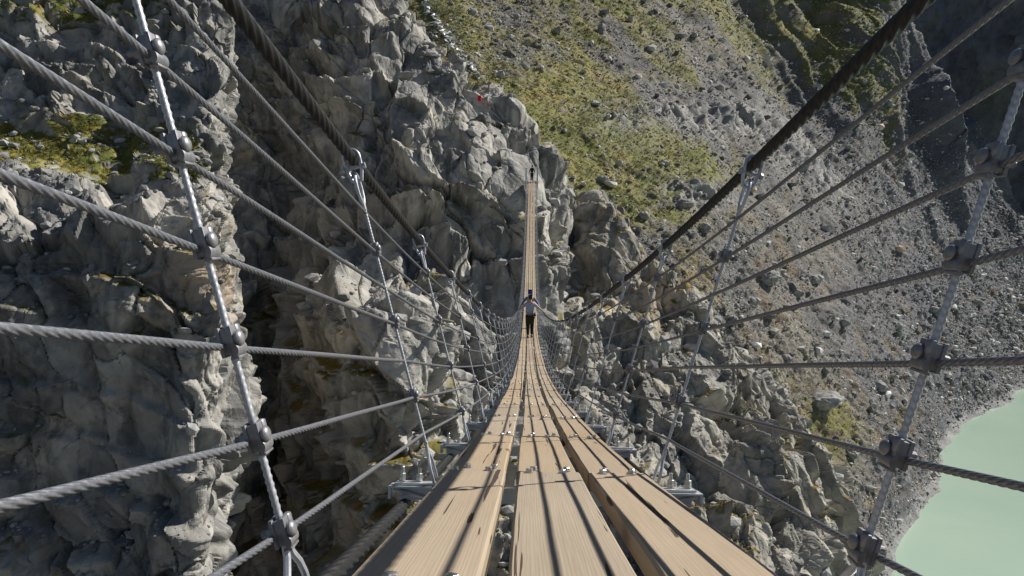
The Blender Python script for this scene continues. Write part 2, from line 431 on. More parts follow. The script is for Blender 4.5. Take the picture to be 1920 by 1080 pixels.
# --- near pinnacle left of the bridge
pin_ctrl = [
 col(-320, (1250, 33), (1000, 33.5), (800, 34), (620, 34.5), (490, 35.5), (400, 37), (330, 41), (240, 49), (190, 52), (90, 55), (-60, 60), (-200, 70)),
 col(-40, (1250, 35), (1000, 35.4), (800, 35.8), (620, 35.6), (490, 35.9), (400, 38.5), (330, 43), (240, 51), (190, 53), (90, 56), (-60, 61), (-200, 72)),
 col(110, (1250, 36), (1000, 36.4), (800, 36.8), (620, 36.6), (490, 36.8), (410, 38.6), (335, 44), (245, 52), (190, 54), (90, 57), (-60, 62), (-200, 74)),
 col(220, (1250, 36.3), (1000, 36.7), (800, 37.1), (620, 36.8), (490, 37), (410, 39), (340, 45), (255, 52), (190, 54), (90, 57), (-60, 63), (-200, 75)),
 col(310, (1250, 36.3), (1000, 36.7), (800, 37), (620, 37.5), (490, 38.5), (410, 40), (340, 44), (260, 50), (190, 53), (90, 57), (-60, 63), (-200, 76)),
 col(370, (1250, 36.5, -50), (1000, 37, -5), (800, 37.4), (620, 38), (490, 39), (410, 40.5), (340, 44), (260, 48), (190, 51), (90, 56), (-60, 63), (-200, 77)),
 col(415, (1250, 38, -80), (1000, 38.5, -25), (800, 39, 5), (620, 39.6), (490, 40.7, -15), (410, 42), (340, 45, -15), (260, 49, -12), (190, 52), (90, 57), (-60, 64, -10), (-200, 78)),
 col(438, (1250, 42, -90), (1000, 42.5, -35), (800, 43, 10), (620, 43.5, 6), (490, 44.5, -18), (410, 46, -4), (340, 49, -20), (260, 53, -18), (190, 56, -8), (90, 60, -6), (-60, 66, -20), (-200, 80)),
 col(430, (1250, 48, -100), (1000, 50, -45), (800, 51), (620, 52), (490, 53, -26), (410, 56, -14), (340, 59, -30), (260, 62, -28), (190, 65, -18), (90, 69, -16), (-60, 74, -30), (-200, 86)),
 col(395, (1250, 70, -100), (1000, 72, -45), (800, 73), (620, 74), (490, 75, -26), (410, 77, -14), (340, 79, -30), (260, 81, -28), (190, 83, -18), (90, 86, -16), (-60, 90, -30), (-200, 98)),
]
pin = Sheet(pin_ctrl, STEP)
P, _ = pin.flat(); px, py, dd = proj(P)
d, cid = rock_disp(P, 1.0, 5.0, 140, .3, bench=.3, rmin=.3)
ledge = np.exp(-((py-280)/62)**2)*sstep(430, 330, px)
pin.displace(d*(1-.55*ledge))
P, _ = pin.flat(); c, m = rock_color(pin, P, cid, 140, .4, .15)
nz = pin.N[..., 2].ravel(); n1 = fbm(P/2.2, 4, 9); n2 = fbm(P/.8, 3, 19)
top = np.exp(-((py-20)/50)**2)*sstep(420, 260, px)
g = np.clip((np.maximum(ledge, top*.9))*1.5 + n1*.9 - .32, 0, 1)*sstep(.2, .5, nz)
gc = mix(np.repeat(np.array([[.17, .155, .036]]), len(P), 0), np.array([[.085, .095, .022]]), np.clip(.5+n1*1.6, 0, 1))
gc = mix(gc, np.array([[.27, .16, .03]]), np.clip(n2*1.6-.35, 0, .9))
c = mix(c, gc, sstep(.2, .6, g))
tag(link('rock_pinnacle', pin.mesh('rock_pinnacle', c, False), M_rock), 'nearest dark rock wall with a grassy ledge left of the bridge', 'rock wall', kind='structure')

# --- hillside of grass and scree behind
LAKE_Z = -57.2
hill_ctrl = [
 col(560, (700, 118), (560, 124), (400, 132), (300, 142), (200, 158), (120, 175), (60, 190), (0, 210), (-70, 235), (-160, 275)),
 col(800, (700, 112), (560, 118), (400, 126), (280, 137), (190, 155), (120, 172), (60, 190), (0, 212), (-70, 240), (-160, 285)),
 col(950, (800, 106), (640, 112), (460, 120), (330, 132), (240, 150), (170, 172), (90, 202), (10, 235), (-70, 270), (-160, 320)),
 col(1100, (900, 102), (680, 109), (520, 118), (400, 131), (310, 150), (230, 175), (140, 208), (50, 245), (-50, 290), (-160, 345)),
 col(1250, (1050, 98), (800, 106), (640, 115), (510, 128), (400, 150), (290, 180), (190, 218), (90, 262), (-30, 320), (-160, 390)),
 col(1400, (1200, 98), (930, 106), (760, 116), (620, 131), (500, 153), (380, 188), (260, 235), (140, 290), (0, 360), (-160, 445)),
 col(1520, (1250, 98), (1020, 107), (850, 120), (700, 138), (570, 165), (440, 205), (310, 255), (180, 320), (20, 400), (-160, 480)),
 col(1610, (1320, 100), (1120, 108), (940, 124), (780, 145), (630, 175), (490, 215), (350, 264), (200, 318), (30, 375), (-160, 450)),
 col(1655, (1350, 102), (1150, 111), (985, 130), (820, 154), (665, 185), (520, 228), (380, 274), (230, 326), (40, 368), (-40, 470)),
 col(1720, (1350, 106), (1180, 115), (985, 143), (850, 168), (700, 200), (555, 245), (420, 292), (290, 340), (150, 385), (200, 480)),
 col(1790, (1300, 118), (1100, 135), (950, 160), (812, 212), (690, 243), (570, 280), (450, 325), (330, 360), (222, 395), (280, 500)),
 col(1870, (1200, 132), (1050, 155), (900, 190), (775, 243), (690, 272), (590, 305), (500, 340), (420, 370), (345, 400), (410, 500)),
 col(1935, (1100, 150), (950, 180), (810, 240), (700, 298), (650, 315), (590, 335), (530, 355), (480, 370), (435, 385), (490, 480)),
 col(2060, (1000, 190), (880, 220), (760, 270), (650, 350), (630, 358), (610, 366), (590, 374), (570, 382), (545, 390), (600, 480)),
]
hill = Sheet(hill_ctrl, 3.2/1280)
P, _ = hill.flat(); px, py, dd = proj(P)
# run of the slope: gullies follow the fall line (towards +x, -y)
fall = np.array([.25, -.97, 0.]); across = np.array([.97, .25, 0.])
ua = P @ across + 26*fbm(P/95, 3, 5) + 4*fbm(P/22, 2, 6); uf = P @ fall
Q = np.stack([ua, uf*.18, P[:, 2]*.1], -1)
ribs = ridged(Q/46, 3, 21, .4); ribs2 = ridged(Q/15, 3, 41)
upper = sstep(420, 120, py + .25*(1500-px))
right = sstep(1350, 1560, px + .35*(250-py))
d = 3.2*fbm(P/40, 4, 2) + 1.6*fbm(P/12, 4, 3)
d += ribs*(2.0 + 15.0*upper*right) + ribs2*(.5 + 2.5*upper*right + .7*sstep(1500, 1750, px))
v, e, cid = cells(P/3.2, 91, .9); v2, e2, cid2 = cells(P/1.5, 92, .9)
stony = np.clip(.55 + .9*fbm(P/22, 4, 8) + .5*sstep(250, 520, py) + .3*sstep(1350, 1650, px), 0, 1)
d += (v*.55 + v2*.45)*stony*sstep(90, 150, dd) + .4*stony*fbm(P/1.6, 3, 15)
# rock bands that stick out of the scree
def blob(x, y, rx, ry, a=0.0):
    c_, s_ = math.cos(a), math.sin(a); X = px-x; Y = py-y
    return np.exp(-(((X*c_+Y*s_)/rx)**2 + ((-X*s_+Y*c_)/ry)**2))
band = np.clip(blob(1330, 225, 120, 34, .1) + blob(1520, 320, 95, 45, .5) + blob(1290, 380, 60, 26, .2)*.7 + blob(1150, 240, 60, 26, .4)*.4, 0, 1)
rd, rc = rock_disp(P, 1.0, 9.0, 300)
d += band*(rd*.9 + 2.0)
# shore flattens near the lake
shore = sstep(12, 0.5, P[:, 2]-LAKE_Z)
d = d*(1-.8*shore) + shore*1.6*fbm(P/16, 3, 88)
d[P[:, 2] < LAKE_Z-4] *= .3
hill.displace(d)
P, N = hill.flat(); nz = hill.N[..., 2].ravel()
n1 = fbm(P/26, 5, 61); n2 = fbm(P/7, 4, 62); n3 = fbm(P/2.4, 4, 63)
streak = fbm(np.stack([ua/7, uf/55, P[:, 2]/60], -1), 4, 131)
grass = np.clip(.9*(.8+.5*fbm(P/45, 3, 99))*sstep(640, 170, py)*sstep(1760, 1360, px + .6*(py-40)) + .9*blob(1120, 260, 150, 120) + .9*blob(1215, 350, 120, 70)
                + 1.15*upper*right*sstep(-.3, .3, ribs+.3*n2)*sstep(1720, 1640, px) - .95*blob(1330, 120, 42, 140, -.75) - .7*blob(1190, 150, 30, 120, -.6)
                + .7*blob(1300, 540, 70, 45, .6) + .55*blob(1520, 860, 150, 130) + .45*blob(1680, 760, 70, 60) - 1.2*band
                - .45*blob(1450, 250, 60, 120, -.8)
                + .5*n1 + .34*n2 + .2*n3 + .75*streak*sstep(560, 300, py) + .02, 0, 1)
grass *= sstep(.25, .5, nz)
grass *= 1-.8*sstep(1640, 1760, px+.2*(py-300))*sstep(900, 700, py)
gm = sstep(.1, 1.0, grass)*(.86+.14*np.clip(n3*2, -1, 1))
scree = mix(np.repeat(np.array([[.135, .132, .13]]), len(P), 0), np.array([[.20, .182, .155]]), np.clip(.5+n1*1.3+.3*n3, 0, 1))
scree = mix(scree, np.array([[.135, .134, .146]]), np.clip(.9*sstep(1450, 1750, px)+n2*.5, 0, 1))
scree = mix(scree, np.array([[.20, .14, .072]]), np.clip(n2*1.2-.2+.7*blob(1550, 850, 160, 140)+.35*blob(1330, 520, 260, 170), 0, .65))
g0 = mix(np.repeat(np.array([[.26, .225, .07]]), len(P), 0), np.array([[.165, .172, .046]]), np.clip(.35+n2*1.4+n1*.8+.5*upper*right+.6*blob(1215, 350, 130, 80)+.7*blob(1150, 250, 80, 40), 0, 1))
g0 = mix(g0, np.array([[.27, .18, .055]]), np.clip(n1*.8-n2*.9-.3+1.0*blob(1300, 540, 80, 50, .6), 0, .75))
g0 = mix(g0, np.array([[.075, .085, .025]]), np.clip((n3-.2)*2, 0, .5))
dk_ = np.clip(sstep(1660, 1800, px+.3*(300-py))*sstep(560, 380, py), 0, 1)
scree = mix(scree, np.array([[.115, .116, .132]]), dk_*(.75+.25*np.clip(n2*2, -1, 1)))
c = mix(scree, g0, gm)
c = mix(c, mix(np.repeat(np.array([[.22, .215, .215]]), len(P), 0), np.array([[.36, .34, .31]]), rc), np.clip(band*1.6, 0, 1)*sstep(.9, .6, nz))
c = mix(c, np.array([[.27, .265, .255]]), sstep(4.0, 1.0, P[:, 2]-LAKE_Z)*.85)
tag(link('hillside', hill.mesh('hillside', c), M_hill), 'steep mountain slope of olive grass and grey scree above the lake', 'hillside', kind='structure')
HP, HN, Hpx, Hpy, Hd = P, hill.N.reshape(-1, 3), px, py, dd
Hgm, Hband = gm, band
hx, hy, hd = proj(HP)
def on_hill(x, y):
    m = (np.abs(hx-x) < 9) & (np.abs(hy-y) < 9)
    i = np.where(m)[0]
    if len(i) == 0: i = np.array([np.argmin((hx-x)**2+(hy-y)**2)])
    k = i[np.argmin(hd[i] + .05*np.hypot(hx[i]-x, hy[i]-y))]
    return HP[k], HN[k]
def on_sheet(S, x, y, rad=5):
    Pn = S.G.reshape(-1, 3); a, b, dq = proj(Pn)
    i = np.where((np.abs(a-x) < rad) & (np.abs(b-y) < rad))[0]
    k = i[np.argmin(dq[i])]; return Pn[k]

# --- shaded mountain wall in the distance
far_ctrl = [
 col(1480, (500, 700), (300, 720), (100, 760), (-60, 800), (-200, 850)),
 col(1640, (500, 640), (300, 660), (100, 690), (-60, 720), (-200, 760)),
 col(1760, (540, 580), (350, 590), (150, 605), (-60, 625), (-220, 650)),
 col(1860, (600, 525), (420, 530), (200, 540), (-60, 555), (-240, 575)),
 col(1960, (700, 480), (500, 483), (250, 490), (-60, 500), (-260, 515)),
 col(2120, (800, 430), (560, 432), (300, 436), (-60, 442), (-280, 450)),
]
farm = Sheet(far_ctrl, 3.0/1280)
P, _ = farm.flat()
Q = np.stack([P[:, 0]*.5+P[:, 1]*.5, P[:, 0]*.2, P[:, 2]*.25], -1)
farm.displace(16*ridged(Q/70, 4, 3) + 7*fbm(P/25, 4, 4) + 4*cells(P/16, 5)[0])
P, _ = farm.flat(); n1 = fbm(P/60, 4, 6); n2 = fbm(P/15, 4, 7)
c = mix(np.repeat(np.array([[.12, .12, .13]]), len(P), 0), np.array([[.24, .235, .25]]), np.clip(.4+n1+n2*.7, 0, 1))
c = mix(c, np.array([[.10, .11, .05]]), np.clip(n1*1.3-.1+n2*.5, 0, .6))
tag(link('mountain', farm.mesh('mountain', c), M_far), 'dark shaded mountain wall in the far distance', 'mountain', kind='structure')

# --- lake and the valley floor it lies on
m, nt, b = new_mat('glacier_water', .18, 0, .6)
tc = nd(nt, 'ShaderNodeTexCoord')
f = noise(nt, tc.outputs['Object'], .02, 5, .6, .6)
nt.links.new(ramp(nt, f, [(.3, (.315, .42, .335)), (.7, (.355, .455, .365))]), b.inputs['Base Color'])
nt.links.new(bump(nt, noise(nt, tc.outputs['Object'], 1.2, 4), .12, .15), b.inputs['Normal'])
M_water = m
me = bpy.data.meshes.new('lake'); bm = bmesh.new()
bmesh.ops.create_grid(bm, x_segments=40, y_segments=40, size=1)
for q in bm.verts: q.co = Vector((40+330*(q.co.x+1), 20+240*(q.co.y+1), LAKE_Z))
bm.to_mesh(me); bm.free()
tag(link('lake', me, M_water), 'milky pale green glacier lake below the scree slope', 'lake', kind='structure')
gx, gy = np.meshgrid(np.linspace(-220, 760, 120), np.linspace(-80, 620, 100), indexing='ij')
GP = np.stack([gx, gy, np.full_like(gx, -72)], -1).reshape(-1, 3)
GP[:, 2] += 2*fbm(GP/30, 3, 4) - 14*sstep(60, -20, np.abs(GP[:, 0]))
idx = np.arange(120*100).reshape(120, 100)
Q = np.stack([idx[:-1, :-1], idx[1:, :-1], idx[1:, 1:], idx[:-1, 1:]], -1).reshape(-1, 4)
tag(link('ground', np_mesh('ground', GP, Q, True, np.tile(np.array([[.2, .19, .18]]), (len(GP), 1))), M_hill), 'stony gorge floor far below the bridge', 'ground', kind='structure')

# ------------------------------------------------------------------ loose stones
def ico(sub):
    bm = bmesh.new(); bmesh.ops.create_icosphere(bm, subdivisions=sub, radius=1.0)
    V = np.array([v.co[:] for v in bm.verts]); T = np.array([[v.index for v in f.verts] for f in bm.faces]); bm.free()
    return V, T
IV, IT = ico(1)
def scatter(name, pos, nrm, size, tint, seed):
    "many loose stones as one mesh of chipped, squashed pieces, each set into the slope"
    rg = np.random.default_rng(seed); n = len(pos)
    var = []
    for k in range(24):
        s = np.array([rg.uniform(.8, 1.35), rg.uniform(.65, 1.05), rg.uniform(.45, .85)])
        var.append(IV*rg.uniform(.72, 1.18, (len(IV), 1))*s)
    var = np.array(var)[rg.integers(0, 24, n)]
    a = rg.uniform(0, 2*np.pi, n); b = rg.normal(0, .45, n)
    ca, sa, cb, sb = np.cos(a), np.sin(a), np.cos(b), np.sin(b)
    X = var[..., 0]*ca[:, None]-var[..., 1]*sa[:, None]; Y = var[..., 0]*sa[:, None]+var[..., 1]*ca[:, None]; Z = var[..., 2]
    Y, Z = Y*cb[:, None]-Z*sb[:, None], Y*sb[:, None]+Z*cb[:, None]
    V = np.stack([X, Y, Z], -1)*size[:, None, None] + (pos + nrm*size[:, None]*.25)[:, None, :]
    T = IT[None] + (np.arange(n)*len(IV))[:, None, None]
    C = np.repeat(tint[:, None, :], len(IV), 1)
    return np_mesh(name, V.reshape(-1, 3), T.reshape(-1, 3), False, C.reshape(-1, 3))
n = len(HP)
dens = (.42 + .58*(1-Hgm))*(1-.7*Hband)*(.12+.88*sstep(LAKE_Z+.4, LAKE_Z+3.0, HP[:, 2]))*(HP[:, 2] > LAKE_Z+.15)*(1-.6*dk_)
dens *= np.clip(.75+.9*fbm(HP/18, 4, 71), .08, 1.6)
vis = (hx > 700) & (hx < 1990) & (hy < 1120) & (hy > -30)
w = dens*vis; w = w/w.sum()
NS = 105000
k = RNG.choice(n, NS, p=w)
big = RNG.pareto(3.0, NS)
size = np.clip(.10 + .12*big, .10, 1.3)*np.clip(Hd[k]/150, .9, 2.2)
jitp = HP[k] + RNG.normal(0, .25, (NS, 3))*np.array([1, 1, .2])
tone = .11+.62*RNG.uniform(0, 1, NS)**1.7
tint = tone[:, None]*np.array([[1.0, .97, .93]]) + RNG.normal(0, .005, (NS, 3))
red = RNG.uniform(0, 1, NS) < .06; tint[red] = tint[red]*np.array([1.1, .85, .7])
tag(link('scree', scatter('scree', jitp, HN[k], size, np.clip(tint, .05, .7), 5), M_stone), 'loose grey stones strewn over the mountain slope', 'scree', kind='stuff')
# rubble on the ledges of the cliffs
rub_p, rub_n, rub_s = [], [], []
for S, cnt, sm in ((cliff, 3600, .15), (spur, 1500, .14), (pin, 4200, .07)):
    Pn, Nn = S.G.reshape(-1, 3), S.N.reshape(-1, 3)
    ww = sstep(.6, .85, Nn[:, 2])*np.clip(.35+fbm(Pn/4, 3, 13), 0, 1); a, b_, dq = proj(Pn)
    ww *= 1-np.exp(-(((a-992)/40)**2+((b_-340)/40)**2)*.7) if S is cliff else 1
    kk = RNG.choice(len(Pn), cnt, p=ww/ww.sum())
    rub_p.append(Pn[kk]); rub_n.append(Nn[kk]); rub_s.append(np.clip(sm*(.5+RNG.pareto(2.2, cnt)), sm*.5, sm*6))
rp = np.concatenate(rub_p); rn = np.concatenate(rub_n); rs = np.concatenate(rub_s)
tn = RNG.uniform(.2, .42, len(rp))[:, None]*np.array([[1, .98, .94]])
tag(link('rubble', scatter('rubble', rp, rn, rs, tn, 8), M_stone), 'broken stones lying on the ledges of the cliffs', 'rubble', kind='stuff')

# boulders one can point at
BV, BT = ico(5)
def boulder_mesh(seed, squash):
    V = BV.copy(); s = np.array([1.25, 1.0, squash])
    d, cid = rock_disp(V*4+seed*13.7, .16, 4.0, seed)
    V = V*(1 + np.clip(d, -.35, .35)[:, None])*s
    t = np.repeat((.24+.12*cid)[:, None], 3, 1)*np.array([[1, .97, .93]])
    return np_mesh('boulder', V, BT, True, t)
bms = [boulder_mesh(i+1, (.62, .75, .9, .7)[i % 4]) for i in range(6)]
def boulder(x, y, wpx, label, group=None, k=0):
    p, nn = on_hill(x, y); r = wpx/2/F*np.linalg.norm(p)/1.15
    o = link('boulder', bms[k % 6], M_stone); o.location = Vector(p)+Vector((0, 0, r*.22)); o.scale = (r, r, r)
    o.rotation_euler = (random.uniform(-.2, .2), random.uniform(-.2, .2), random.uniform(0, 6.28) if group else .3)
    tag(o, label, 'boulder', group)
boulder(1552, 750, 56, 'largest pale rounded boulder lying alone on the scree above the lake', None, 0)
for i, (x, y, wp) in enumerate([(1470, 730, 26), (1655, 722, 26), (1500, 545, 24), (1535, 520, 30), (1605, 845, 24), (1548, 890, 22), (1480, 665, 20),
      (1688, 605, 20), (1760, 575, 20), (1420, 560, 26), (1445, 520, 44), (1290, 378, 36), (1130, 330, 22), (1380, 600, 24), (1635, 910, 18), (1395, 715, 26), (1370, 660, 20),
      (1800, 655, 16), (1705, 700, 18), (1330, 430, 24), (1250, 300, 20), (975, 25, 16), (1215, 400, 24), (1840, 560, 18), (1590, 600, 18), (1740, 640, 16)]):
    boulder(x, y, wp, 'grey angular boulder among smaller stones on the scree slope', 'boulders lying on the scree slope', i+1)

# grass tufts on the slope
def tufts(name, pos, size, seed):
    rg = np.random.default_rng(seed); n = len(pos); nb = 7
    a = rg.uniform(0, 2*np.pi, (n, nb)); l = rg.uniform(.5, 1.2, (n, nb))*size[:, None]; lean = rg.uniform(.25, .9, (n, nb))*size[:, None]
    base = pos[:, None, :] + np.stack([np.cos(a), np.sin(a), 0*a], -1)*(.25*size[:, None, None])
    side = np.stack([-np.sin(a), np.cos(a), 0*a], -1)*(.13*size[:, None, None])
    tip = base + np.stack([np.cos(a)*lean, np.sin(a)*lean, l*.8], -1)
    V = np.stack([base-side, base+side, tip], 2).reshape(-1, 3)
    T = np.arange(n*nb*3).reshape(-1, 3)
    t = rg.uniform(0, 1, n); c0 = np.array([.27, .235, .08]); c1 = np.array([.16, .17, .05])
    C = np.repeat((c0+(c1-c0)*t[:, None])[:, None, :], nb*3, 1).reshape(-1, 3)
    return np_mesh(name, V, T, False, C)
w2 = Hgm*vis*(1-Hband); kk = RNG.choice(n, 15000, p=w2/w2.sum())
tag(link('grass', tufts('grass', HP[kk]+RNG.normal(0, .2, (len(kk), 3))*np.array([1, 1, .1]), RNG.uniform(.25, .6, len(kk))*np.clip(Hd[kk]/150, .8, 2), 3), M_stone),
    'olive grass tufts growing between the stones', 'grass', kind='stuff')
Pn = pin.G.reshape(-1, 3); w3 = (sstep(.3, .7, g)*(pin.N[..., 2].ravel() > .3)); kk = RNG.choice(len(Pn), 7000, p=w3/w3.sum())
tag(link('ledge_grass', tufts('ledge_grass', Pn[kk], RNG.uniform(.08, .22, len(kk)), 4), M_stone), 'olive grass on the ledge of the rock wall', 'grass', kind='stuff')

# --- mountain stream tumbling down behind the cliff
M_foam = simple('white_water', (.75, .78, .8), .35, 0, .25, 1.5)
sv, sf = [], []
path = [(776, -30), (793, 0), (808, 24), (824, 44), (842, 66), (858, 84), (876, 104), (892, 122), (910, 146)]
rows = []
for i in range(len(path)-1):
    for t in np.linspace(0, 1, 14, endpoint=False):
        rows.append((path[i][0]+(path[i+1][0]-path[i][0])*t, path[i][1]+(path[i+1][1]-path[i][1])*t))
for i, (x, y) in enumerate(rows):
    p, nn = on_hill(x, y)
    wd = random.uniform(.2, 1.25)
    for s_ in (-1, -.3, .3, 1):
        sv.append(Vector(p)+Vector((.76, .35, 0))*(s_*wd+random.uniform(-.5, .5))+Vector((0, 0, random.uniform(.3, .9))))
for i in range(len(rows)-1):
    for k2 in range(3):
        if random.random() < .55:
            a = i*4+k2; sf.append((a, a+1, a+5, a+4))
me = bpy.data.meshes.new('stream'); me.from_pydata(sv, [], sf); me.update()
tag(link('stream', me, M_foam), 'thin white mountain stream tumbling over stones behind the cliff', 'stream', kind='structure')

# ------------------------------------------------------------------ bridge materials
def wood_mat():
    m, nt, b = new_mat('larch_plank', .75, 0, .25)
    tc = nd(nt, 'ShaderNodeTexCoord'); oi = nd(nt, 'ShaderNodeObjectInfo')
    off = nd(nt, 'ShaderNodeVectorMath', operation='MULTIPLY_ADD'); nt.links.new(oi.outputs['Random'], off.inputs[0])
    off.inputs[1].default_value = (37, 91, 53); nt.links.new(tc.outputs['Object'], off.inputs[2])
    def mapped(sx, sy, sz):
        n = nd(nt, 'ShaderNodeMapping'); n.inputs['Scale'].default_value = (sx, sy, sz); nt.links.new(off.outputs[0], n.inputs[0]); return n.outputs[0]
    # growth rings: bands across the width, bent by low noise into cathedrals
    wv = nd(nt, 'ShaderNodeTexWave', wave_type='BANDS', bands_direction='X', wave_profile='SIN')
    nt.links.new(mapped(1, .075, .4), wv.inputs['Vector'])
    wv.inputs['Scale'].default_value = 46; wv.inputs['Distortion'].default_value = 8; wv.inputs['Detail'].default_value = 2.0
    wv.inputs['Detail Scale'].default_value = .55; wv.inputs['Detail Roughness'].default_value = .45
    ring = ramp(nt, wv.outputs['Fac'], [(0, .0), (.55, .25), (.9, 1.0)])
    fib = noise(nt, mapped(160, 3.5, 60), 1, 4, .6)
    blotch = noise(nt, mapped(5, 1.6, 5), 1, 4, .55)
    crk = noise(nt, mapped(34, 1.3, 6), 1, 3, .5, .5)
    crack = ramp(nt, crk, [(.0, 0.0), (.335, 0.0), (.345, 1.0)])
    base = mixf(nt, blotch, (.32, .255, .185), (.435, .36, .275))
    base = mixf(nt, ramp(nt, oi.outputs['Random'], [(0, 0.0), (1, .8)]), base, (.40, .29, .175))
    rm_ = ramp(nt, noise(nt, mapped(7, 1.1, 5), 1, 2), [(.42, .05), (.66, 1.0)])
    base = mixf(nt, rm_, base, mul(nt, base, ramp(nt, ring, [(0, 1.02), (1, .87)])))
    base = mul(nt, base, ramp(nt, fib, [(.3, .86), (.7, 1.08)]))
    kv = nd(nt, 'ShaderNodeTexVoronoi', feature='F1'); kv.inputs['Scale'].default_value = 1.0
    nt.links.new(mapped(7, 1.9, 3), kv.inputs['Vector'])
    knot = ramp(nt, kv.outputs['Distance'], [(.0, 1.0), (.075, .9), (.12, 0.0)])
    base = mixf(nt, knot, base, (.13, .075, .035))
    rv = nd(nt, 'ShaderNodeVectorMath', operation='MULTIPLY'); rv.inputs[0].default_value = (7.31, 7.31, 7.31); nt.links.new(oi.outputs['Random'], rv.inputs[1])
    fr = nd(nt, 'ShaderNodeVectorMath', operation='FRACTION'); nt.links.new(rv.outputs[0], fr.inputs[0])
    base = mul(nt, base, ramp(nt, fr.outputs[0], [(0, .84), (1, 1.1)]))
    gry = ramp(nt, noise(nt, mapped(3.5, 1.3, 3), 1, 5, .6), [(.38, 0.0), (.72, .7)])
    base = mixf(nt, gry, base, (.37, .30, .215))
    base = mixf(nt, crack, (.07, .05, .035), base)
    nt.links.new(base, b.inputs['Base Color'])
    h = mul(nt, ramp(nt, ring, [(0, .75), (1, 1.0)]), crack)
    nt.links.new(bump(nt, fib, .25, .002, bump(nt, h, .3, .002)), b.inputs['Normal'])
    return m
M_wood = wood_mat()
def metal(name, col, rough, met, sc=60, var=.2):
    m, nt, b = new_mat(name, rough, met, .4)
    tc = nd(nt, 'ShaderNodeTexCoord'); f = noise(nt, tc.outputs['Object'], sc, 4, .6)
    nt.links.new(mul(nt, col, ramp(nt, f, [(.3, 1-var), (.7, 1+var*.6)])), b.inputs['Base Color'])
    nt.links.new(ramp(nt, f, [(.3, rough*.8), (.7, min(1, rough*1.25))]), b.inputs['Roughness'])
    return m
M_galv = metal('galvanised_steel', (.50, .51, .54), .42, .55)
M_rod = metal('galvanised_rod', (.46, .47, .50), .45, .45)
M_rope = metal('steel_wire_rope', (.20, .206, .228), .40, .5, 200)
M_main = metal('greased_wire_rope', (.026, .026, .027), .5, .3, 120)
M_clamp = metal('cast_clamp', (.24, .238, .25), .42, .45)
M_steel = metal('beam_steel', (.52, .53, .55), .45, .45, 25)
M_post = metal('painted_post', (.62, .63, .65), .5, .1)
M_bolt = metal('bolt_steel', (.5, .49, .46), .35, .7, 200)

# ------------------------------------------------------------------ bridge geometry
# deck line as depth along the view axis and drop below it, turned into world Y and Z
DK = [(-4, -.22), (-2, .05), (-1, .19), (0, .325), (1.1, .464), (2.4, .645), (3.75, .82), (5.33, 1.0), (6.74, 1.148), (8.23, 1.30), (9.74, 1.435), (12.6, 1.655), (19, 1.95), (25, 2.035), (30, 1.98), (36, 1.25),
      (43, .05), (50, -1.55), (58, -4.0), (66, -7.3), (75.2, -11.95), (80, -14.4)]
DK = np.array(DK); cp, sp = math.cos(PITCH), math.sin(PITCH)
KY = DK[:, 0]*cp - DK[:, 1]*sp; KZ = -DK[:, 0]*sp - DK[:, 1]*cp
def spl(xs, ys, x):
    h = np.diff(xs); s_ = np.diff(ys)/h; m_ = np.zeros(len(xs)); m_[0], m_[-1] = s_[0], s_[-1]
    m_[1:-1] = (s_[:-1]*h[1:]+s_[1:]*h[:-1])/(h[1:]+h[:-1])
    i = int(np.clip(np.searchsorted(xs, x)-1, 0, len(xs)-2)); t = (x-xs[i])/h[i]
    return (2*t**3-3*t**2+1)*ys[i]+(t**3-2*t**2+t)*h[i]*m_[i]+(-2*t**3+3*t**2)*ys[i+1]+(t**3-t**2)*h[i]*m_[i+1]
def deck_z(y): return float(spl(KY, KZ, y))
XC = .068
NB0, NB1 = -2, 52
BY = {i: (1.0+1.42*i)*cp - float(spl(DK[:, 0], DK[:, 1], 1.0+1.42*i))*sp for i in range(NB0, NB1+1)}
def tan_at(y):
    t = Vector((0, .2, deck_z(y+.1)-deck_z(y-.1))).normalized(); return t
def half(y, h):
    "half spacing of the rail at height h"
    b_ = .40; top = float(np.interp(y, [0, 3, 12, 28, 40, 60, 75], [.685, .685, .62, .52, .50, .54, .60]))
    return b_ + (top-b_)*h/1.07
H_CAB = [.125, .255, .385, .515, .64, .765, .90]
H_MAIN = 1.09
bridge = empty('footbridge', (XC, 0, 0))
tag(bridge, 'narrow suspension footbridge of three planks between steel rope railings', 'footbridge')
def bl(name, me, mat, parent=None, mw=None):
    return link(name, me, mat, bridge if parent is None else parent, mw)
def frame(y):
    t = tan_at(y); x = Vector((1, 0, 0)); u = x.cross(t)
    M = Matrix((x, t, u)).transposed().to_4x4(); M.translation = (0, y, deck_z(y)); return M

# planks
def plank_mesh(wd, ln, th, seed):
    rg = random.Random(seed); n = 9; bm = bmesh.new(); rows = []
    c_ = .006; pr = [(-wd/2+c_, 0), (-wd/6, .0), (wd/6, .0), (wd/2-c_, 0), (wd/2, -c_), (wd/2, -th+c_), (wd/2-c_, -th), (-wd/2+c_, -th), (-wd/2, -th+c_), (-wd/2, -c_)]
    bow = rg.uniform(-.004, .004); tw = rg.uniform(-.006, .006)
    for i in range(n):
        t = i/(n-1); dx = bow*math.sin(math.pi*t) + rg.uniform(-.0007, .0007)
        rows.append([bm.verts.new((x+dx, t*ln, z + tw*(t-.5)*x/wd + rg.uniform(-.0006, .0006))) for x, z in pr])
    m_ = len(pr)
    for i in range(n-1):
        for k in range(m_):
            bm.faces.new((rows[i][k], rows[i][(k+1) % m_], rows[i+1][(k+1) % m_], rows[i+1][k]))
    bm.faces.new(rows[0]); bm.faces.new(rows[-1][::-1])
    bmesh.ops.recalc_face_normals(bm, faces=bm.faces[:])
    me = bpy.data.meshes.new('deck_plank'); bm.to_mesh(me); bm.free()
    for p in me.polygons: p.use_smooth = False
    return me
bolt = MB()
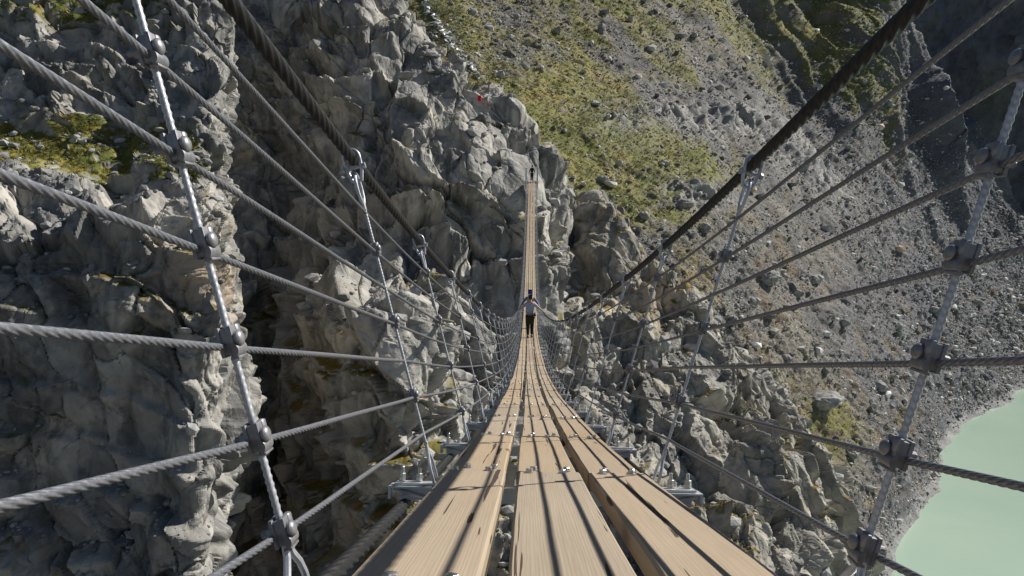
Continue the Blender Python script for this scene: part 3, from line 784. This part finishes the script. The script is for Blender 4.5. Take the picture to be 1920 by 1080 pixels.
bolt.lathe([(.017, .0), (.017, .003)], n=14)
for k in range(1):
    bolt.lathe([(.0125, .003), (.0125, .0125), (.0105, .0145), (.0, .0146)], n=6)
bolt_me = bolt.mesh('bolt', 30)
PL = [(-.345, -.14), (-.095, .12), (.157, .352)]
far_planks = MB()
for i in range(NB0, NB1):
    y0, y1 = BY[i], BY[i+1]
    p0 = Vector((0, y0, deck_z(y0))); p1 = Vector((0, y1, deck_z(y1))); T = (p1-p0); L = T.length; T.normalize()
    U = Vector((1, 0, 0)).cross(T)
    for k, (xa, xb) in enumerate(PL):
        M = Matrix((Vector((1, 0, 0)), T, U)).transposed().to_4x4()
        dzv = random.uniform(-.003, .003); xo = random.uniform(-.004, .004)
        M.translation = p0 + Vector(((xa+xb)/2+xo, 0, 0)) + U*dzv + T*.0045
        if i <= 30:
            me = plank_mesh(xb-xa, L-.013, .055, i*7+k)
            o = bl('deck_plank', me, M_wood, None, M)
            if i <= 14:
                for sx in (-.30, .30):
                    for e in ((.035, L-.045) if i < 3 else (.035,)):
                        q = link('bolt', bolt_me, M_bolt, o)
                        q.location = (sx*(xb-xa)*.85 + random.uniform(-.012, .012) + (.015 if e < .5 else -.012), e, 0.0)
                        q.rotation_euler = (0, 0, random.uniform(0, 1))
        else:
            V = [M @ Vector((sx*(xb-xa)/2, yy, zz)) for yy in (0, L-.012) for sx, zz in ((-1, 0), (1, 0), (1, -.055), (-1, -.055))]
            far_planks.add(V, [(0, 1, 5, 4), (1, 2, 6, 5), (2, 3, 7, 6), (3, 0, 4, 7), (0, 3, 2, 1), (4, 5, 6, 7)])
tag(bl('far_deck_planks', far_planks.mesh('far_deck_planks'), M_wood), kind='stuff')

# cross beams (front edge folded plates, end plate with two threaded bolts each side)
def beam_mesh():
    b_ = MB()
    for s_ in (-1, 1):
        b_.box((s_*.452, 0, -.061), (.19, .085, .008), bev=.0015)       # top plate that sticks out beside the deck
        b_.box((s_*.452, 0, -.051), (.15, .060, .008), bev=.0015)        # clamp plate on it
        b_.box((s_*.541, -.002, -.083), (.010, .074, .036), bev=.002)    # end plate
        b_.box((s_*.43, 0, -.087), (.17, .007, .044), bev=.001)
        b_.tube([(s_*.53, -.030, -.070), (s_*.40, -.006, -.104)], .006, 6)
        b_.lathe([(.011, 0), (.011, .006), (.006, .007)], axis=(0, -1, 0), at=(s_*.505, -.004, -.086), n=10)
    b_.box((0, -.034, -.083), (.74, .008, .05), bev=.001); b_.box((0, .034, -.083), (.74, .008, .05), bev=.001)
    b_.box((0, 0, -.0605), (.74, .08, .007), bev=.001)
    return b_.mesh('cross_beam')
beam_me = beam_mesh()
st = MB()
st.lathe([(.013, -.004), (.013, 0), (.0125, .001)], n=12)
st.lathe([(.0125, .001), (.0125, .013), (.0112, .0135)], n=6); st.lathe([(.0120, .014), (.0120, .024), (.010, .0255)], n=6)
st.lathe([(.0068, .025), (.0068, .047), (.0055, .049)], n=10)
stud_me = st.mesh('stud', 30)
for i in range(NB0, NB1+1):
    o = bl('cross_beam', beam_me, M_steel, None, frame(BY[i]))
    if i <= 16:
        for s_ in (-1, 1):
            for xx in (.445, .505):
                q = link('stud', stud_me, M_bolt, o); q.location = (s_*xx, .004, -.043)

# ropes: twisted strands near the camera, plain round further off
def he(y, h):
    "the lowest ropes hang a little deeper beside the first hanger"
    return h - .073*(.765-h)*float(np.clip((2.4-y)/1.35, 0, 1))*(1 if h > .05 else 0)*(1 if h < .95 else 0)
def rail_pts(s_, h, y0, y1, per=6):
    out = []
    ys = []
    for i in range(NB0, NB1):
        if BY[i+1] < y0 or BY[i] > y1: continue
        ys += [BY[i]+(BY[i+1]-BY[i])*t/per for t in range(per)]
    ys.append(y1)
    for y in ys: out.append(Vector((s_*half(y, h), y, deck_z(y)+he(y, h))))
    return out
def densify(pts, step):
    out = [pts[0]]; 
    n = len(pts)
    for i in range(n-1):
        a, b_ = pts[i], pts[i+1]; k = max(1, int((b_-a).length/step))
        p0 = pts[max(i-1, 0)]; p3 = pts[min(i+2, n-1)]
        for j in range(1, k+1):
            t = j/k
            out.append(.5*((2*a) + (b_-p0)*t + (2*p0-5*a+4*b_-p3)*t*t + (3*a-p0-3*b_+p3)*t**3))
    return out
def rope_arrays(pts, r, strands=6, pitch=8.5, hand=1, nv=24):
    "tube with a lobed section that twists along its length"
    Pn = np.array([p[:] for p in pts]); T = np.gradient(Pn, axis=0); T /= np.linalg.norm(T, axis=1, keepdims=True)
    s_ = np.concatenate([[0], np.cumsum(np.linalg.norm(np.diff(Pn, axis=0), axis=1))])
    X = np.cross(T, [0, 0, 1.0]); X /= np.linalg.norm(X, axis=1, keepdims=True); Z = np.cross(X, T)
    a = np.linspace(0, 2*np.pi, nv, endpoint=False)
    rad = r*(.74 + .26*np.abs(np.cos(a*strands/2))**.6)
    ph = hand*2*np.pi*s_/(pitch*2*r)
    A = a[None]+ph[:, None]
    V = Pn[:, None, :] + rad[None, :, None]*(np.cos(A)[..., None]*X[:, None, :] + np.sin(A)[..., None]*Z[:, None, :])
    n = len(Pn); idx = np.arange(n*nv).reshape(n, nv); nx = np.roll(idx, -1, 1)
    Q = np.stack([idx[:-1], nx[:-1], nx[1:], idx[1:]], -1).reshape(-1, 4)
    return V.reshape(-1, 3), Q
def rope(name, pts_near, pts_far, r, mat, hand=1, step=.012, pitch=8.5):
    V, Q = rope_arrays(densify(pts_near, step), r, hand=hand, pitch=pitch)
    Pn = np.array([p[:] for p in pts_far]); T = np.gradient(Pn, axis=0); T /= np.linalg.norm(T, axis=1, keepdims=True)
    X = np.cross(T, [0, 0, 1.0]); X /= np.linalg.norm(X, axis=1, keepdims=True); Z = np.cross(X, T)
    nv = 8; a = np.linspace(0, 2*np.pi, nv, endpoint=False)
    V2 = Pn[:, None, :] + r*.95*(np.cos(a)[None, :, None]*X[:, None, :]+np.sin(a)[None, :, None]*Z[:, None, :])
    n_ = len(Pn); idx = np.arange(n_*nv).reshape(n_, nv); nx = np.roll(idx, -1, 1)
    Q2 = np.stack([idx[:-1], nx[:-1], nx[1:], idx[1:]], -1).reshape(-1, 4)
    me = np_mesh(name, np.concatenate([V, V2.reshape(-1, 3)]), np.concatenate([Q, Q2+len(V)]), True)
    return bl(name, me, mat)
YN = BY[5]; Y0 = BY[NB0]; YE = BY[NB1]
for s_ in (-1, 1):
    for k, h in enumerate(H_CAB):
        rope('rail_rope', rail_pts(s_, h, Y0, YN), rail_pts(s_, h, YN, YE),   .0056, M_rope, s_, .006, 9)
MAINS = {}
for s_ in (-1, 1):
    MAINS[s_] = rope('main_rope', rail_pts(s_, H_MAIN, Y0, BY[9]), rail_pts(s_, H_MAIN, BY[9], YE), .0195, M_main, s_, .02, 8)
    def low(y0, y1): 
        return [Vector((s_*.492, p.y, deck_z(p.y)-.128)) for p in rail_pts(1, 0, y0, y1)]
    rope('lower_rope', low(Y0, BY[9]), low(BY[9], YE), .0215, M_main, s_, .02, 8)

# hangers
def rod_mesh(L, ribbed):
    "ribbed bar along +Z from 0 to L"
    r = .0049; nv = 10
    zs = np.arange(0, L, .0028 if ribbed else L/2-1e-6)
    if not ribbed: zs = np.array([0, L])
    ph = (zs/.0115) % 1.0
    a = np.linspace(0, 2*np.pi, nv, endpoint=False)
    V = []
    for z, p in zip(zs, ph):
        rr = r*(1 + (.42*max(0, 1-abs(p-.5)*2.6) if ribbed else 0)*np.abs(np.sin(a))**.7)
        V.append(np.stack([rr*np.cos(a), rr*np.sin(a), np.full(nv, z)-(.004*np.cos(a) if ribbed else 0)], -1))
    V = np.array(V).reshape(-1, 3); n_ = len(zs); idx = np.arange(n_*nv).reshape(n_, nv); nx = np.roll(idx, -1, 1)
    Q = np.stack([idx[:-1], nx[:-1], nx[1:], idx[1:]], -1).reshape(-1, 4)
    return np_mesh('hanger', V, Q, True)
def fork_mesh():
    m_ = MB()
    for s_ in (-1, 1):
        pts = [Vector((0, s_*.005, .125)), Vector((0, s_*.006, .105)), Vector((0, s_*.010, .088)), Vector((0, s_*.026, .066)), Vector((0, s_*.033, .045)), Vector((0, s_*.034, .02)), Vector((0, s_*.034, -.012))]
        m_.tube(pts, .0058, 8)
    m_.box((0, 0, .118), (.013, .012, .036), bev=.003)
    return m_.mesh('fork', 40)
def eye_mesh():
    m_ = MB(); pts = []
    for k in range(33):
        a = -math.pi/2 + .28 + (2*math.pi-.56)*k/32
        x = .031*math.cos(a); z = .047*math.sin(a)*(1.0 if math.sin(a) > 0 else 1.25)
        pts.append(Vector((0, x, z+.048)))
    pts = [Vector((0, .004, -.03)), Vector((0, .005, -.012))] + pts + [Vector((0, -.005, -.012)), Vector((0, -.004, -.03))]
    m_.tube(pts, .0058, 8)
    m_.box((0, 0, -.014), (.012, .014, .045), bev=.003)
    return m_.mesh('eye', 40)
def ubolt_mesh():
    "U-shaped shackle: two flat straps down both sides of the main rope, a cross pin and nuts"
    m_ = MB(); r = .027
    for yy in (-.0, ):
        arc = [Vector((r*math.cos(a), 0, r*math.sin(a))) for a in np.linspace(0, math.pi, 13)]
        pts = [Vector((r*.55, 0, -.085)), Vector((r*.9, 0, -.05)), Vector((r, 0, -.02))] + arc + [Vector((-r, 0, -.02)), Vector((-r*.9, 0, -.05)), Vector((-r*.55, 0, -.085))]
        m_.tube(pts, .0062, 8)
    m_.tube([Vector((-.042, 0, -.036)), Vector((.042, 0, -.036))], .006, 8)
    for s_ in (-1, 1): m_.lathe([(.011, 0), (.011, .009)], axis=(s_, 0, 0), at=(s_*.032, 0, -.036), n=6)
    m_.tube([Vector((-r*.55, 0, -.082)), Vector((r*.55, 0, -.082))], .0065, 8)
    return m_.mesh('shackle', 40)
def clamp_mesh():
    "cross clamp: pressed plate folded round rope (Y) and bar (Z), domed bolt on the inner side (-X), nut outside"
    m_ = MB()
    m_.box((-.010, 0, .004), (.010, .040, .058), bev=.003)
    m_.box((.012, 0, .004), (.008, .040, .058), bev=.003)
    m_.box((.001, 0, .004), (.016, .034, .050), bev=.002)
    # groove swelling over the rope, along Y
    seg = 10
    for (yc, zc, ax) in (((-.0205, .0205), -.014, 'y'),):
        V = []; f = []
        for y in (yc[0], yc[0]+.004, yc[1]-.004, yc[1]):
            for k in range(seg+1):
                a = math.pi*k/seg; rr = .0115 if y in yc else .0125
                V.append(Vector((-.009-rr*math.sin(a)*.95, y, zc+rr*1.15*math.cos(a))))
        for j in range(3):
            for k in range(seg):
                p = j*(seg+1)+k; f.append((p, p+1, p+seg+2, p+seg+1))
        f.append(tuple(range(seg+1))); f.append(tuple(range(3*(seg+1), 4*(seg+1)))[::-1])
        m_.add(V, f)
    m_.box((-.0085, 0, -.029), (.017, .038, .005), bev=.0015)
    # swelling over the bar, along Z at the upper half
    V = []; f = []
    for z, rr in ((.003, .004), (.010, .0105), (.030, .0105), (.0325, .008)):
        for k in range(seg+1):
            a = math.pi*k/seg; V.append(Vector((-.013-rr*math.sin(a)*.55, -.010+rr*math.cos(a), z)))
    for j in range(3):
        for k in range(seg):
            p = j*(seg+1)+k; f.append((p, p+1, p+seg+2, p+seg+1))
    m_.add(V, f)
    m_.lathe([(.0135, .0), (.0150, .004), (.0155, .006), (.0135, .0095), (.009, .012), (.004, .013), (0.0, .0132)], axis=(-1, 0, 0), at=(-.016, .006, .006), n=20)
    m_.lathe([(.0125, .0), (.0125, .010), (.011, .011)], axis=(1, 0, 0), at=(.016, .006, .006), n=6)
    m_.lathe([(.0068, .0), (.0068, .022), (.0055, .023)], axis=(1, 0, 0), at=(.016, .006, .006), n=10)
    return m_.mesh('rope_clamp', 35)
clamp_me = clamp_mesh(); fork_me = fork_mesh(); eye_me = eye_mesh(); sh_me = ubolt_mesh()
bl_small = MB(); bl_small.box((0, 0, 0), (.026, .03, .045), bev=.004); bl_small.lathe([(.014, 0), (.012, .008), (.0, .01)], axis=(-1, 0, 0), at=(-.013, 0, 0), n=8)
clamp_far = bl_small.mesh('rope_clamp')
LROD = 0.80
far_h = MB(); cnt = 0
for i in range(NB0+1, NB1):
    y = BY[i]; z0 = deck_z(y)
    for s_ in (-1, 1):
        b0 = Vector((s_*half(y, -.05), y, z0-.045)); t1 = Vector((s_*half(y, H_MAIN), y, z0+H_MAIN))
        ax = (t1-b0).normalized(); L = (t1-b0).length
        X = Vector((s_, 0, 0)); X = (X-ax*X.dot(ax)).normalized()
        Yv = ax.cross(X)
        M = Matrix((X, Yv, ax)).transposed().to_4x4(); M.translation = b0
        top = L-.165; bot = .108
        if i <= 48 and cnt < 98:
            cnt += 1
            me = rod_mesh(top-bot-.005, i <= 4)
            Mr = M @ Matrix.Translation((0, 0, bot)); o = bl('hanger', me, M_rod, None, Mr)
            if i <= 40:
                q = link('fork', fork_me, M_galv, o); q.location = (0, 0, -bot+.012)
                q = link('eye', eye_me, M_galv, o); q.location = (0, 0, top-bot+.012)
                q = link('shackle', sh_me, M_galv, o); q.location = (0, 0, L-bot)
            for k, h in enumerate(H_CAB):
                if i <= 0 or (k+i) % 2 == 0:
                    q = link('rope_clamp', clamp_me if i <= 6 else clamp_far, M_clamp, o)
                    hz = (he(y, h)+.045)/ax.z - bot
                    q.location = (0, 0, hz+.008); q.scale = (.76, .76, .76)
                    if s_ < 0: pass
        else:
            far_h.tube([M @ Vector((0, 0, .02)), M @ Vector((0, 0, L-.02))], .008, 5)
tag(bl('far_hangers', far_h.mesh('far_hangers', 60), M_rod), kind='stuff')

# end frame: two posts and a sill on the rock
yE = BY[NB1]; zE = deck_z(yE)
for s_ in (-1, 1):
    p = MB(); p.box((s_*.62, yE-.1, zE+.25), (.15, .18, 2.1), bev=.02); p.box((s_*.62, yE-.1, zE+1.34), (.24, .28, .08), bev=.01)
    bl('end_post', p.mesh('end_post'), M_post)
p = MB(); p.box((0, yE+.75, zE-.13), (1.5, 1.6, .22), bev=.03)
bl('landing_slab', p.mesh('landing_slab'), simple('landing_concrete', (.34, .33, .31), .9, 0, .2, 3))

# ------------------------------------------------------------------ people
def skin(name, verts, edges, root, mat, parent=None, sub=2):
    ks = list(verts); ix = {k: i for i, k in enumerate(ks)}
    me = bpy.data.meshes.new(name)
    me.from_pydata([verts[k][0] for k in ks], [(ix[a], ix[b_]) for a, b_ in edges], []); me.update()
    o = link(name, me, mat, parent)
    md = o.modifiers.new('skin', 'SKIN'); md.use_smooth_shade = True
    lay = me.skin_vertices[0] if me.skin_vertices else None
    if lay is None:
        bm = bmesh.new(); bm.from_mesh(me); bm.verts.layers.skin.verify(); bm.to_mesh(me); bm.free(); lay = me.skin_vertices[0]
    for k in ks:
        r = verts[k][1]; lay.data[ix[k]].radius = r if hasattr(r, '__len__') else (r, r)
        lay.data[ix[k]].use_root = (k == root)
    sb = o.modifiers.new('subdivision', 'SUBSURF'); sb.levels = sub; sb.render_levels = sub
    return o
def chain(*ks): return [(ks[i], ks[i+1]) for i in range(len(ks)-1)]
M_skin = simple('skin', (.55, .34, .25), .6, 0, .06, 8)
M_hairb = simple('brown_hair', (.035, .025, .02), .6, 0, .2, 30)
M_dark = simple('dark_trousers', (.018, .019, .022), .85, 0, .25, 20)
M_shoe = simple('shoe', (.05, .045, .04), .7)
def cloth(name, c): return simple(name, c, .85, 0, .12, 12, .2, .01)
def hand(v, e, side, wrist, pos, dirv, dn):
    "palm and five separate fingers reaching along dirv, curling along dn"
    pos = Vector(pos); dirv = Vector(dirv).normalized(); dn = Vector(dn).normalized(); w_ = dirv.cross(dn)
    k = 'palm'+side; v[k] = (pos+dirv*.05, (.036, .018)); e.append((wrist, k))
    for j, (o_, ln) in enumerate(((-.030, .065), (-.010, .078), (.010, .074), (.029, .058))):
        a, b_, c_ = 'f%d%sa' % (j, side), 'f%d%sb' % (j, side), 'f%d%sc' % (j, side)
        q = pos+dirv*.085+w_*o_
        v[a] = (q, .0095); v[b_] = (q+dirv*ln*.55+dn*.012, .0085); v[c_] = (q+dirv*ln*.8+dn*(.02+ln*.35), .0075)
        e += [(k, a), (a, b_), (b_, c_)]
    a, b_ = 'th%sa' % side, 'th%sb' % side
    q = pos+dirv*.03-w_*.040
    v[a] = (q, .011); v[b_] = (q+dirv*.035-w_*.018+dn*.02, .009); e += [(k, a), (a, b_)]
def person(y, x, face, arms, mats, label, hair='short', extra=None, sc=1.0):
    """standing figure; face = +1 looks along +Y (away), -1 towards us; arms: {side: (elbow, wrist)} in body space"""
    z = deck_z(y) if y < yE else zE-.02
    root = empty('person', (x, y, z)); root.rotation_euler = (0, 0, 0 if face > 0 else math.pi); root.scale = (sc, sc, sc)
    tag(root, label, 'person')
    v = {'pel': (Vector((0, 0, .94)), (.150, .105)), 'wst': (Vector((0, 0, 1.08)), (.132, .095)), 'chs': (Vector((0, -.01, 1.28)), (.155, .108)), 'shl': (Vector((0, -.01, 1.40)), (.125, .085)),
         'nck': (Vector((0, .0, 1.485)), .052), 'jaw': (Vector((0, .02, 1.57)), (.068, .080)), 'hed': (Vector((0, .012, 1.655)), (.076, .095)), 'crn': (Vector((0, .0, 1.715)), (.05, .062)),
         'nos': (Vector((0, .118, 1.60)), .013)}
    e = chain('pel', 'wst', 'chs', 'shl', 'nck', 'jaw', 'hed', 'crn') + [('jaw', 'nos')]
    for n_, s_ in (('L', -1), ('R', 1)):
        st_ = .10*s_
        v['sh'+n_] = (Vector((s_*.165, -.01, 1.40)), .062)
        el, wr = arms[n_]
        v['el'+n_] = (Vector(el), .040); v['wr'+n_] = (Vector(wr), .027)
        e += [('shl', 'sh'+n_), ('sh'+n_, 'el'+n_), ('el'+n_, 'wr'+n_)]
        dv = (Vector(wr)-Vector(el)).normalized()
        hand(v, e, n_, 'wr'+n_, wr, dv, (0, 0, -1))
        v['hp'+n_] = (Vector((s_*.085, 0, .88)), .098); v['kn'+n_] = (Vector((s_*.085, .03+st_*.5, .48)), .060)
        v['an'+n_] = (Vector((s_*.08, -.01+st_, .085)), .042); v['to'+n_] = (Vector((s_*.09, .13+st_, .035)), (.042, .032)); v['hl'+n_] = (Vector((s_*.08, -.055+st_, .04)), .036)
        e += [('pel', 'hp'+n_), ('hp'+n_, 'kn'+n_), ('kn'+n_, 'an'+n_), ('an'+n_, 'to'+n_), ('an'+n_, 'hl'+n_)]
        v['ear'+n_] = (Vector((s_*.083, .005, 1.62)), (.010, .018)); e.append(('hed', 'ear'+n_))
    skin('body', v, e, 'pel', M_skin, root)
    g_ = .016
    def grow(keys, more=0): return {k: (v[k][0], tuple(a+g_+more for a in (v[k][1] if hasattr(v[k][1], '__len__') else (v[k][1],)*2))) for k in keys}
    # shirt with short or long sleeves
    tv = grow(['pel', 'wst', 'chs', 'shl', 'shL', 'shR'], .004); tv['pel'] = (Vector((0, 0, .97)), (.170, .130))
    te = chain('pel', 'wst', 'chs', 'shl')
    for n_ in 'LR':
        frac = mats.get('sleeve', .6)
        if frac <= 1: q = v['sh'+n_][0].lerp(v['el'+n_][0], frac); tv['sl'+n_] = (q, .066)
        else:
            tv['em'+n_] = (v['el'+n_][0], .055); q = v['el'+n_][0].lerp(v['wr'+n_][0], frac-1); tv['sl'+n_] = (q, .042)
        te += [('shl', 'sh'+n_)] + (chain('sh'+n_, 'sl'+n_) if frac <= 1 else chain('sh'+n_, 'em'+n_, 'sl'+n_))
    skin('shirt', tv, te, 'chs', mats['shirt'], root)
    lv = grow(['pel', 'hpL', 'hpR', 'knL', 'knR', 'anL', 'anR']); le = []
    for n_ in 'LR': le += [('pel', 'hp'+n_)] + chain('hp'+n_, 'kn'+n_, 'an'+n_); lv['an'+n_] = (v['an'+n_][0]+Vector((0, 0, .02)), .062); lv['kn'+n_] = (v['kn'+n_][0], .085)
    skin('trousers', lv, le, 'pel', mats['trousers'], root)
    for n_ in 'LR':
        sv_ = grow(['an'+n_, 'to'+n_, 'hl'+n_], -.004); skin('shoe', sv_, [('an'+n_, 'to'+n_), ('an'+n_, 'hl'+n_)], 'an'+n_, M_shoe, root)
    hv = {'a': (Vector((0, -.012, 1.685)), (.088, .102)), 'b': (Vector((0, -.018, 1.735)), (.062, .074)), 'c': (Vector((0, -.055, 1.60)), (.070, .05))}
    skin('hair', hv, [('a', 'b'), ('a', 'c')], 'a', mats['hair'], root)
    if extra: extra(root, v)
    return root
def tied_jacket(root, v):
    jv = {'f': (Vector((0, .0, .99)), (.19, .150)), 'b': (Vector((0, -.10, .86)), (.20, .09)), 'c': (Vector((0, -.12, .70)), (.19, .06)), 'd': (Vector((-.10, -.11, .58)), (.09, .04)), 'e': (Vector((.13, -.10, .62)), (.06, .04)), 'g': (Vector((.19, -.04, .98)), (.06, .05)), 'h': (Vector((.23, -.05, .90)), (.035, .03))}
    skin('tied_jacket', jv, [('f', 'b'), ('b', 'c'), ('c', 'd'), ('c', 'e'), ('f', 'g'), ('g', 'h')], 'f', simple('dark_olive_jacket', (.035, .03, .018), .85, 0, .25, 10), root)
p1 = person(28.0, XC+.0, 1, {'L': ((-.33, .06, 1.24), (-.47, .16, 1.13)), 'R': ((.36, .02, 1.24), (.52, .06, 1.12))},
            dict(shirt=cloth('pale_blue_shirt', (.42, .47, .56)), trousers=M_dark, hair=M_hairb, sleeve=.75),
            'person in a pale t-shirt walking away along the bridge holding both railings', extra=tied_jacket)
def cap_and_pack(root, v):
    cm = cloth('blue_cap', (.03, .05, .32))
    cv = {'a': (Vector((0, .0, 1.695)), (.090, .104)), 'b': (Vector((0, .0, 1.735)), (.065, .078)), 'p': (Vector((0, .155, 1.70)), (.065, .012))}
    skin('cap', cv, [('a', 'b'), ('a', 'p')], 'a', cm, root)
    rm = cloth('red_front', (.30, .03, .045)); wm = cloth('white_strap', (.6, .6, .62))
    q = MB(); q.box((-.06, .155, 1.22), (.16, .07, .30), bev=.03); link('red_bag', q.mesh('red_bag', 40), rm, root)
    q = MB()
    for sx in (-.12, .11): q.tube([(sx, .135, 1.06), (sx, .150, 1.25), (sx*.9, .115, 1.42), (sx*.9, .0, 1.495)], .018, 6)
    link('strap', q.mesh('strap', 50), wm, root)
p2 = person(31.4, XC-.0, -1, {'L': ((-.34, .03, 1.18), (-.42, .16, 1.04)), 'R': ((.34, .03, 1.18), (.42, .16, 1.04))},
            dict(shirt=cloth('grey_plaid_shirt', (.22, .22, .30)), trousers=M_dark, hair=M_hairb, sleeve=1.6),
            'person in a blue cap coming towards us behind the walker in the pale t-shirt', extra=cap_and_pack)
def packp(root, v):
    q = MB(); q.box((0, -.20, 1.25), (.32, .20, .46), bev=.06); link('rucksack', q.mesh('rucksack', 40), cloth('black_pack', (.02, .02, .025)), root)
p3 = person(yE+.55, XC+.02, 1, {'L': ((-.27, .0, 1.14), (-.27, .12, .92)), 'R': ((.27, .0, 1.14), (.27, .12, .92))},
            dict(shirt=cloth('black_jacket', (.018, .02, .026)), trousers=M_dark, hair=M_hairb, sleeve=1.8),
            'dark-clad person standing at the far end of the bridge between the posts', extra=packp)

# red rucksack on the cliff
rp_ = Vector(on_sheet(cliff, 896, 188, 4)); r0 = empty('rucksack', rp_ + Vector((.1, -.45, -.02)))
tag(r0, 'small red rucksack lying among the grey rocks above the far bridge end', 'rucksack')
rm = cloth('red_nylon', (.55, .02, .02))
q = MB(); q.box((0, 0, .32), (.44, .32, .58), bev=.12); link('bag', q.mesh('bag', 50), rm, r0)
q = MB(); q.box((0, -.02, .62), (.40, .34, .14), bev=.06); link('lid', q.mesh('lid', 50), rm, r0)
q = MB(); q.box((0, -.19, .24), (.30, .09, .28), bev=.04); link('pocket', q.mesh('pocket', 50), rm, r0)
